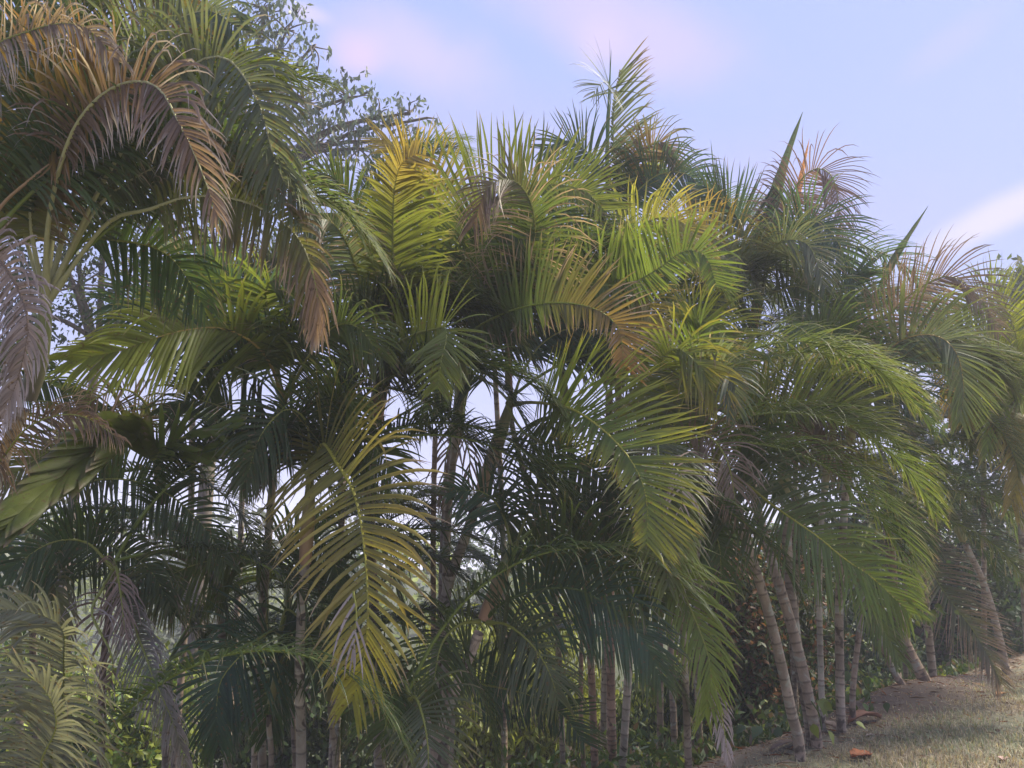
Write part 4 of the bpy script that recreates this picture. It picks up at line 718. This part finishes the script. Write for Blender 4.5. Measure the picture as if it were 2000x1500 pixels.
# ================================================================== broadleaf trees and shrubs
def leaves_in(blobs, n, size, colr, seed, depthk=0.7, hang=0.5, cluster=5, aspect=0.5, surf=0.5, csig=0.10, minz=None):
    """blobs (px,py,depth,radius_px): leaf clusters through each ellipsoid; returns V,F,C and cluster centres"""
    r = np.random.default_rng(seed); ctrs, w_ = [], np.array([b[3]**2*(b[4] if len(b) > 4 else 1) for b in blobs], float); w_ /= w_.sum()
    nc = max(1, n//cluster); ids = r.choice(len(blobs), nc, p=w_)
    B = np.array([P(*b[:3]) for b in blobs]); rad = np.array([b[3]*b[2]/F for b in blobs])
    u = norm(r.normal(size=(nc, 3))); rr = r.random(nc)**(1/3*(1-surf)+0.02)
    lump = 1+0.22*np.sin(u[:, 0]*5+ids)*np.sin(u[:, 2]*6+ids*2)
    c = B[ids]+u*(rr*rad[ids]*lump)[:, None]*np.array([1, depthk, 1])
    cc = r.choice(len(colr), nc); base = np.array([G[k] for k in colr])[cc]*r.uniform(0.65, 1.35, (nc, 1))
    q = np.repeat(np.arange(nc), cluster); m = len(q)
    d = norm(r.normal(size=(m, 3))+np.array([0, 0, -hang*2.2])); L_ = size*r.uniform(0.6, 1.3, m)[:, None]
    st = c[q]+r.normal(0, csig, (m, 3))*size/0.12
    W = norm(np.cross(d, r.normal(size=(m, 3)))); Fn = np.cross(d, W); hw = L_*aspect/2
    V = np.stack([st, st+d*L_*0.45-W*hw+Fn*hw*0.3, st+d*L_, st+d*L_*0.45+W*hw+Fn*hw*0.3], 1)
    if minz is not None: pass
    C = np.repeat((base[q]*r.uniform(0.8, 1.25, (m, 1)))[:, None], 4, 1)
    k = np.arange(m)[:, None]*4; Fq = np.vstack([k+np.array([0, 1, 2]), k+np.array([0, 2, 3])])
    return V.reshape(-1, 3), Fq, C.reshape(-1, 3), c, B, rad
def broadleaf(name, cat, label, blobs, n, size, colr, seed, foot=None, trunkr=0.12, part='crown', group=None, barkc=(0.16, 0.13, 0.10), twigs=60, **kw):
    V, Fq, C, ctr, B, rad = leaves_in(blobs, n, size, colr, seed, **kw)
    r = np.random.default_rng(seed+1)
    m = B.mean(0) if foot is None else P(*foot)
    x, y = m[0], m[1]; z = float(gz(x, y)); f = np.array([x, y, z-0.1])
    low = B[:, 2].min()-0.2; zt = max(z+0.3, min(low, B[:, 2].mean()-0.3))
    root = empty(name, f); tag(root, label, cat, group)
    mesh_obj(part, V-f, Fq, C, M_TREE, root, smooth=False)
    top = np.array([x+r.normal()*0.1, y, zt]); pr = []
    mid = (f+top)/2+np.array([r.normal()*0.12, 0, 0]); pp, _ = spline([f, mid, top], 14)
    pr.append(tube(pp, np.linspace(trunkr*1.25, trunkr*0.75, 14), barkc, 9))
    mesh_obj('trunk', *(lambda t: (t[0]-f, t[1], t[2]))(join(pr)), M_BARK, root)
    pr = []
    for b_, rd in zip(B, rad):
        a = top+(f-top)*0.1*r.random(); k = a+(b_-a)*0.5+np.array([0, 0, 0.15*np.linalg.norm(b_-a)])
        q_, _ = spline([a, k, b_], 10); pr.append(tube(q_, np.linspace(trunkr*0.55, 0.02, 10), barkc, 6))
    for t_ in r.choice(len(ctr), min(twigs, len(ctr)), replace=False):
        j = np.argmin(np.linalg.norm(B-ctr[t_], axis=1)); a, b_ = B[j], ctr[t_]
        q_, _ = spline([a, (a+b_)/2+r.normal(0, 0.06, 3), b_], 6); pr.append(tube(q_, np.linspace(0.018, 0.005, 6), barkc, 4))
    t = join(pr); mesh_obj('branches', t[0]-f, t[1], t[2], M_BARK, root)
    return root
G['haze'] = np.array((0.12, 0.16, 0.115)); G['leafy'] = np.array((0.055, 0.10, 0.025)); G['sun'] = np.array((0.29, 0.34, 0.075)); G['rust'] = np.array((0.20, 0.11, 0.06)); G['deep'] = np.array((0.028, 0.05, 0.022))  # sun and haze: leaf colours with sunlight and pale haze painted in
broadleaf('broadleaf_tree', 'tree', 'tall broadleaf tree with drooping leaf clusters against the sky at the top left',
    [(400, 40, 12, 90, 1.2), (480, 110, 12, 100, 1.2), (560, 60, 12, 60, .8), (610, 90, 12, 42, .7), (590, 190, 12, 90, 1), (680, 190, 12, 60, .8), (740, 225, 12, 55, .7), (800, 220, 12, 45, .5), (835, 230, 12, 25, .5), (700, 290, 12, 70, .9), (810, 280, 12, 35, .6), (330, 110, 12, 110, 1.3), (250, 60, 12, 90, 1), (520, 20, 12, 60, .8), (420, 200, 12, 120, 1.3), (620, 280, 12, 90, 1)],
    6500, 0.125, ['haze', 'haze', 'haze'], 3, foot=(430, 700, 12), trunkr=0.11, hang=0.9, cluster=6, aspect=0.42, surf=0.1, csig=0.05, twigs=320)
broadleaf('leafy_tree', 'tree', 'dark small leaved tree behind the fanned palm stalks on the left with sky speckling through',
    [(60, 420, 10, 150), (200, 360, 10, 130), (330, 420, 10.5, 120), (150, 560, 10, 150), (300, 560, 10, 130), (440, 480, 11, 100), (20, 620, 10, 120), (60, 200, 11, 140), (200, 200, 11, 110)],
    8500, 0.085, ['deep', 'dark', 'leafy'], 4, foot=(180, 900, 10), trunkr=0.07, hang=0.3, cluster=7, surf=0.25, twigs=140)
broadleaf('leafy_tree', 'tree', 'pale green tree at the far right edge beyond the palms',
    [(1985, 560, 16, 42), (2040, 560, 16, 60), (1990, 640, 16, 55), (2060, 680, 16, 80), (1960, 720, 16, 60)], 4200, 0.16, ['sage', 'green', 'lime'], 5, foot=(2040, 1000, 16), trunkr=0.07, hang=0.4, cluster=6, twigs=40)
broadleaf('leafy_shrub', 'shrub', 'yellow green sunlit bush with hanging narrow leaves at the bottom centre',
    [(860, 1420, 9, 110), (980, 1290, 9.5, 110), (960, 1440, 9, 130), (1090, 1400, 9, 120), (1050, 1230, 10, 80), (880, 1280, 10, 70), (1060, 1520, 9, 110), (900, 1530, 9, 110)],
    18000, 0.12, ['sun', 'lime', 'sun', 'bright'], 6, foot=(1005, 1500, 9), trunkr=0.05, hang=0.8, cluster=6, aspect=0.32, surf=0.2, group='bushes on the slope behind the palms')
broadleaf('leafy_shrub', 'shrub', 'green bush with drooping leaves right of the reddish trunk cluster',
    [(1300, 1420, 8.5, 100), (1390, 1470, 8.5, 90), (1260, 1500, 8.5, 90), (1370, 1350, 9, 80), (1450, 1420, 8.8, 70)],
    9000, 0.12, ['leafy', 'green', 'dark', 'sun'], 7, foot=(1340, 1560, 8.7), trunkr=0.05, hang=0.9, cluster=6, aspect=0.32, surf=0.2, group='bushes on the slope behind the palms')
broadleaf('leafy_shrub', 'shrub', 'dark bush with rusty twigs behind the leaning trunks of the right clump',
    [(1400, 1100, 8.5, 90), (1440, 1210, 8.5, 100), (1420, 1320, 8.5, 90), (1500, 1150, 9, 90), (1560, 1250, 9, 90), (1480, 1290, 9, 80), (1380, 1000, 9, 70), (1560, 1100, 9.5, 80), (1560, 1360, 8.5, 60)],
    15000, 0.08, ['deep', 'dark', 'rust', 'leafy'], 8, foot=(1470, 1420, 8.8), trunkr=0.06, hang=0.3, cluster=6, surf=0.15, twigs=200, barkc=(0.13, 0.08, 0.06), group='bushes on the slope behind the palms')
broadleaf('leafy_tree', 'tree', 'dark tree behind the pinkish dying frond on the right, sky speckling near its middle',
    [(1700, 1150, 11, 110), (1830, 1020, 11.5, 120), (1900, 1150, 11.5, 110), (1960, 1040, 12, 110), (1700, 1000, 12, 110), (1620, 1080, 12, 90), (1980, 1220, 11.5, 90), (1820, 900, 12.5, 130), (1960, 900, 12.5, 120), (1660, 1260, 11, 80), (1860, 1270, 11.5, 60), (1560, 880, 12.5, 120), (1680, 800, 13, 120)],
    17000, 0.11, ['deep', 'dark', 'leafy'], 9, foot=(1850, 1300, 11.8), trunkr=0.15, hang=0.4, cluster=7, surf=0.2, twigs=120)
broadleaf('leafy_shrub', 'shrub', 'yellow green bush glowing between the palm stems at the bottom left',
    [(150, 1430, 8, 120), (280, 1370, 8.5, 100), (60, 1330, 9, 100), (240, 1500, 8, 120), (340, 1480, 8.5, 90), (30, 1500, 8.5, 110)],
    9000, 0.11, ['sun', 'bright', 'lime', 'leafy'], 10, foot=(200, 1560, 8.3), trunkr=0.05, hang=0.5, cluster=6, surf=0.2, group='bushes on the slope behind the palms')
broadleaf('leafy_shrub', 'shrub', 'shaded bush behind the ringed trunk left of the golden frond',
    [(480, 1400, 9, 110), (600, 1350, 9, 110), (700, 1440, 9, 110), (540, 1500, 8.8, 110), (640, 1250, 9.5, 80)],
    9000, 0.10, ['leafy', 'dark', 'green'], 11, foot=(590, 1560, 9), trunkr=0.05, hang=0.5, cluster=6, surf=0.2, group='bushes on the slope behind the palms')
# far wood down in the valley
def far_wood():
    r = np.random.default_rng(77); bl = []
    for k in range(90):
        px = r.uniform(-500, 2500); d = r.uniform(26, 46); h = r.uniform(1.0, 2.6); x = (px-1000)/F*d
        zt = 1.6+d*math.tan(R(-0.5))+r.uniform(-1.6, 0.3)
        bl.append((x, d, zt, h))
    B = np.array([[b[0], b[1], b[2]] for b in bl]); n = 60000; idx = r.integers(0, len(bl), n); rad = np.array([b[3] for b in bl])
    u = norm(r.normal(size=(n, 3))); u[:, 1] = -np.abs(u[:, 1])*0.9
    low = r.random(n)**1.5*5.0
    c = B[idx]+u*(rad[idx]*r.uniform(0.75, 1.02, n))[:, None]; c[:, 2] -= low*(r.random(n) < 0.6)
    sz = 0.32*r.uniform(0.6, 1.3, n)[:, None]; d = norm(r.normal(size=(n, 3))); W = norm(np.cross(d, r.normal(size=(n, 3))))
    V = np.stack([c, c+d*sz*0.5-W*sz*0.3, c+d*sz, c+d*sz*0.5+W*sz*0.3], 1)
    cl = np.array([G['leafy'], G['green'], G['sun'], G['sage']])[r.integers(0, 4, len(bl))][idx]*r.uniform(0.7, 1.3, (n, 1))
    k = np.arange(n)[:, None]*4
    tag(mesh_obj('distant_wood', V.reshape(-1, 3), k+np.array([0, 1, 2, 3]), np.repeat(cl[:, None], 4, 1).reshape(-1, 3), M_TREE, smooth=False), kind='stuff')
far_wood()

# ================================================================== lawn and litter
def lawn():
    r = np.random.default_rng(5); n = 150000
    u = r.uniform(-1.2, 11, n*2); s = r.uniform(-0.25, 5.5, n*2)
    x = E0[0]+ED[0]*u+EN[0]*s; y = E0[1]+ED[1]*u+EN[1]*s
    dens = np.clip((s+0.3)/0.8, 0.08, 1)*np.clip(0.75+0.6*np.sin(x*3.1+np.sin(y*2.2)*1.5)*np.sin(y*2.7), 0.2, 1)*np.clip(7.5/np.hypot(x, y), 0, 1)
    m_ = np.exp(-(((u-3.4)/1.4)**2+((s+0.1)/0.5)**2)); k = (r.random(n*2) < dens*(1-0.9*m_)) & (y > 3.2); x, y, s = x[k][:n], y[k][:n], s[k][:n]; m = len(x)
    z = gz(x, y); h = r.uniform(0.012, 0.05, m)*np.clip(0.6+s, 0.5, 1); az = r.uniform(0, 2*math.pi, m); lay = r.random(m) < 0.35
    lean = np.where(lay, r.uniform(1.5, 4, m), r.uniform(0.2, 1.0, m)); L_ = h*np.where(lay, 1.0, 1.0)
    dx, dy = np.cos(az), np.sin(az); wd = r.uniform(0.0018, 0.004, m)
    p = np.stack([x, y, z], 1); sd_ = np.stack([-dy, dx, 0*dx], 1)*wd[:, None]
    mid = p+np.stack([dx*lean*L_*0.4, dy*lean*L_*0.4, L_*0.6*np.where(lay, .35, 1)], 1); tip = p+np.stack([dx*lean*L_, dy*lean*L_, L_*np.where(lay, .3, 1)], 1)
    V = np.stack([p-sd_, p+sd_, mid+sd_*0.8, mid-sd_*0.8, tip+sd_*.1, tip-sd_*.1], 1)
    k = np.arange(m)[:, None]*6; Fq = np.vstack([k+np.array([0, 1, 2, 3]), k+np.array([3, 2, 4, 5])])
    pal = np.array([(0.21, 0.25, 0.15), (0.28, 0.29, 0.20), (0.44, 0.38, 0.29), (0.27, 0.21, 0.16)])
    dry = np.clip(0.95-s*0.25+0.5*np.sin(x*2.1+1)*np.sin(y*1.7), 0.12, 0.9); ch = np.where(r.random(m) < dry, r.integers(2, 4, m), r.integers(0, 2, m))
    C = np.repeat((pal[ch]*r.uniform(0.7, 1.3, (m, 1)))[:, None], 6, 1)
    tag(mesh_obj('lawn_grass', V.reshape(-1, 3), Fq, C.reshape(-1, 3), M_GRASS, smooth=False), kind='stuff')
lawn()
def on_ground(px, py):
    d = pdir(px, py); t = 1.0
    for _ in range(4000):
        p = CAM+d*t
        if p[2] <= float(gz(p[0], p[1])): break
        t += 0.01
    return p
def litter_leaf(px, py, L_, W_, colr, label, name='fallen_leaf', cat='leaf', rot=0.0, curl=0.35, group=None, lobes=0.0):
    c = on_ground(px, py); K = 9; t = np.linspace(0, 1, K)
    prof = np.sin(t*math.pi)**0.7*(1+lobes*np.abs(np.sin(t*math.pi*3.5)))*W_/2; prof[0] = prof[-1] = W_*0.02
    V = []
    for a, wv in zip(t, prof):
        for s in (-1, -0.5, 0, 0.5, 1):
            z = 0.012+curl*W_*(abs(s)**1.6)*0.5+0.22*L_*curl*math.sin(a*3.2)+0.04*W_*math.sin(a*17+s*5)
            V.append(((a-0.5)*L_, s*wv, z))
    V = np.array(V); ca, sa = math.cos(rot), math.sin(rot); V = np.stack([V[:, 0]*ca-V[:, 1]*sa, V[:, 0]*sa+V[:, 1]*ca, V[:, 2]], 1)
    i = np.arange(K-1)[:, None]*5+np.arange(4)[None]; Fq = np.stack([i, i+1, i+6, i+5], -1).reshape(-1, 4)
    C = np.tile(np.array(colr), (len(V), 1)); C[2::5] *= 0.75; C *= (0.85+0.3*np.random.default_rng(int(px)).random((len(V), 1)))
    o = mesh_obj(name, V, Fq, C, M_DRY); o.location = tuple(c)
    md = o.modifiers.new('thickness', 'SOLIDIFY'); md.thickness = 0.002
    tag(o, label, cat, group); return o
litter_leaf(1683, 1482, 0.17, 0.12, (0.50, 0.24, 0.12), 'large curled orange brown leaf lying on the grass at the bottom', rot=0.35, lobes=0.25)
litter_leaf(1955, 1360, 0.16, 0.08, (0.40, 0.20, 0.10), 'small brown leaf on the grass near the right edge', rot=0.6)
litter_leaf(1960, 1488, 0.09, 0.06, (0.50, 0.38, 0.32), 'pale pinkish leaf in the bottom right corner', rot=1.0)
litter_leaf(1618, 1427, 0.22, 0.09, (0.48, 0.38, 0.33), 'pale dry leaf sheath lying at the foot of the clump', rot=2.2, name='leaf_sheath', cat='leaf sheath', curl=.6)
litter_leaf(1580, 1437, 0.14, 0.05, (0.55, 0.42, 0.34), 'small cream leaf sheath standing out by the leaning trunks', rot=1.1, name='leaf_sheath', cat='leaf sheath', curl=.6)
litter_leaf(1690, 1412, 0.42, 0.12, (0.27, 0.14, 0.11), 'reddish brown leaf sheath on the soil right of the trunks', rot=0.5, name='leaf_sheath', cat='leaf sheath', curl=.5)
litter_leaf(1535, 1462, 0.42, 0.07, (0.22, 0.17, 0.15), 'long grey brown leaf stalk at the edge of the slope', rot=0.7, name='leaf_sheath', cat='leaf sheath', curl=.3)
litter_leaf(1700, 1440, 0.10, 0.02, (0.62, 0.55, 0.48), 'thin whitish chip on the grass under the reddish sheath', rot=0.4)
litter_leaf(1810, 1436, 0.07, 0.04, (0.10, 0.06, 0.04), 'dark crumpled leaf in the middle of the grass', rot=0.4)
litter_leaf(1948, 1432, 0.06, 0.05, (0.12, 0.08, 0.06), 'dark crumpled leaf on the grass towards the right', rot=1.4)

# scraps of dead leaf, husk and twig on the soil and in the grass
def litter_bits():
    r = np.random.default_rng(15); n = 4200; u = r.uniform(-1.0, 9, n); s = np.where(r.random(n) < 0.7, r.normal(-0.05, 0.35, n), r.uniform(-0.3, 4, n)); s = np.clip(s, -1.2, 5)
    x = E0[0]+ED[0]*u+EN[0]*s; y = E0[1]+ED[1]*u+EN[1]*s; z = gz(x, y)+0.004; p = np.stack([x, y, z], 1)
    tw = r.random(n) < 0.45; L_ = np.where(tw, r.uniform(0.03, 0.16, n), r.uniform(0.008, 0.03, n))[:, None]; W_ = np.where(tw, 0.0022, L_[:, 0]*r.uniform(0.2, 0.5, n))[:, None]
    az = r.uniform(0, 6.28, n); d = np.stack([np.cos(az), np.sin(az), r.normal(0.12, 0.15, n)], 1); sd = np.stack([-np.sin(az), np.cos(az), r.normal(0, 0.3, n)], 1)
    up = np.array([0, 0, 1.0])*L_*r.uniform(0.02, 0.12, (n, 1))
    V = np.stack([p-d*L_*.5, p+sd*W_+up, p+d*L_*.5, p-sd*W_+up*0.6], 1); k = np.arange(n)[:, None]*4
    pal = np.array([(0.30, 0.20, 0.13), (0.42, 0.32, 0.23), (0.13, 0.085, 0.06), (0.52, 0.43, 0.34), (0.30, 0.13, 0.06)])
    C = np.repeat((pal[r.integers(0, 5, n)]*r.uniform(.7, 1.2, (n, 1)))[:, None], 4, 1)
    tag(mesh_obj('leaf_litter', V.reshape(-1, 3), np.vstack([k+np.array([0, 1, 2]), k+np.array([0, 2, 3])]), C.reshape(-1, 3), M_DRY, smooth=False), kind='stuff')
litter_bits()
def undergrowth():
    r = np.random.default_rng(25); n = 42000; u = r.uniform(-6, 14, n); s = -0.5-7.5*r.random(n)**1.4
    x = E0[0]+ED[0]*u+EN[0]*s; y = E0[1]+ED[1]*u+EN[1]*s
    tuft = np.clip(0.5+0.5*np.sin(x*2.9+2*np.sin(y*2.1))*np.sin(y*3.3+x), 0.05, 1); hgt = tuft*np.clip(-s-0.5, 0.04, 1)*0.5
    z = gz(x, y)+hgt*r.random(n); p = np.stack([x, y, z], 1); d = norm(r.normal(size=(n, 3))+np.array([0, 0, 0.5])); W = norm(np.cross(d, r.normal(size=(n, 3))))
    L_ = r.uniform(0.04, 0.13, n)[:, None]; V = np.stack([p, p+d*L_*.5-W*L_*.2, p+d*L_, p+d*L_*.5+W*L_*.2], 1); k = np.arange(n)[:, None]*4
    pal = np.array([G['leafy'], G['dark'], G['green'], G['brown'], G['sun']*0.8]); C = np.repeat((pal[r.choice(5, n, p=[.35, .25, .2, .12, .08])]*r.uniform(.7, 1.3, (n, 1)))[:, None], 4, 1)
    tag(mesh_obj('undergrowth', V.reshape(-1, 3), np.vstack([k+np.array([0, 1, 2]), k+np.array([0, 2, 3])]), C.reshape(-1, 3), M_TREE, smooth=False), kind='stuff')
undergrowth()

# creeping vines with broad bright leaves
def vine(pts, leaves, size, label, seed, colr='bright', name='vine', group='climbing vines among the palms'):
    r = np.random.default_rng(seed); p3 = np.array(px_pts(pts)); pp, ln = spline(p3, 40); f = pp[-1].copy()
    z = float(gz(f[0], f[1])); base = f.copy()
    root = empty(name, base); tag(root, label, 'vine' if name == 'vine' else 'plant', group)
    V, Fq, C = tube(pp-base, 0.005, G['green'], 5); mesh_obj('stem', V, Fq, C, M_RIB, root)
    for k in range(leaves):
        c = pp[r.integers(0, 40)]-base+r.normal(0, size*0.9, 3); K = 7; a = norm(np.array([r.normal()*0.6, -0.5, -0.8+r.normal()*0.3])); nrm = norm(np.array([r.normal()*0.9, -1, 0.5+r.normal()*0.6])); W = norm(np.cross(a, nrm)); Fn = np.cross(W, a)
        L_ = size*r.uniform(0.7, 1.3); t = np.linspace(0, 1, K); hw = np.array([0.05, 0.30, 0.36, 0.32, 0.22, 0.11, 0.01])*L_
        V = np.stack([c+a*x*L_+W*h*s+Fn*abs(s)*h*0.25-Fn*0.12*L_*x*x for x, h in zip(t, hw) for s in (-1, 0, 1)])
        i = np.arange(K-1)[:, None]*3+np.arange(2)[None]; Fq = np.stack([i, i+1, i+4, i+3], -1).reshape(-1, 4)
        mesh_obj('leaf', V, Fq, np.tile(G[colr]*r.uniform(0.8, 1.4), (len(V), 1)), M_TREE, root)
vine([(1760, 1170, 6.3), (1800, 1195, 6.3), (1830, 1190, 6.3), (1850, 1200, 6.3)], 26, 0.065, 'climbing vine with light green leaves on the pinkish dying frond', 1, 'bright')
vine([(1690, 1010, 6.0), (1720, 1020, 6.0), (1760, 1080, 6.1), (1780, 1190, 6.2)], 22, 0.065, 'climbing vine with bluish green leaves left of the pinkish dying frond', 2, 'green')
vine([(1820, 880, 7.0), (1815, 920, 7.0), (1790, 950, 7.0), (1760, 1000, 7.0)], 9, 0.065, 'climbing vine with light leaves high on the dark foliage at the right', 3, 'bright')
vine([(1415, 925, 4.7), (1425, 945, 4.7), (1440, 1010, 4.8)], 7, 0.075, 'climbing vine with vivid green leaves at the start of the long sloping frond', 4, 'bright')
vine([(1480, 1440, 6.0), (1520, 1445, 6.0), (1545, 1470, 6.0)], 16, 0.10, 'low plant with broad bluish green leaves left of the trunk feet', 5, 'teal', 'leafy_plant', None)
vine([(1585, 1370, 5.4), (1600, 1395, 5.4), (1605, 1425, 5.4)], 6, 0.10, 'small vine with bright leaves at the base of the clump', 6, 'bright')
vine([(1680, 1320, 6.6), (1700, 1370, 6.6), (1680, 1400, 6.5)], 18, 0.09, 'leafy seedling between the clump and the earth mound', 7, 'leafy', 'leafy_plant', None)

# ================================================================== haze box, added to lift the darks in place of lens veil
def haze():
    me = bpy.data.meshes.new('haze'); x0, x1, y0, y1, z0, z1 = -60, 60, -6, 50, -12, 12
    v = [(x, y, z) for x in (x0, x1) for y in (y0, y1) for z in (z0, z1)]
    me.from_pydata(v, [], [(0, 1, 3, 2), (4, 6, 7, 5), (0, 4, 5, 1), (2, 3, 7, 6), (0, 2, 6, 4), (1, 5, 7, 3)])
    o = bpy.data.objects.new('haze', me); col.objects.link(o); o['kind'] = 'stuff'
    m = bpy.data.materials.new('added_veil_haze'); m.use_nodes = True; t = m.node_tree; t.nodes.clear()
    pv = t.nodes.new('ShaderNodeVolumePrincipled'); pv.inputs['Color'].default_value = (0.88, 0.88, 0.98, 1); pv.inputs['Density'].default_value = 0.005
    pv.inputs['Anisotropy'].default_value = 0.2
    ou = t.nodes.new('ShaderNodeOutputMaterial'); t.links.new(pv.outputs[0], ou.inputs['Volume']); me.materials.append(m)
haze()
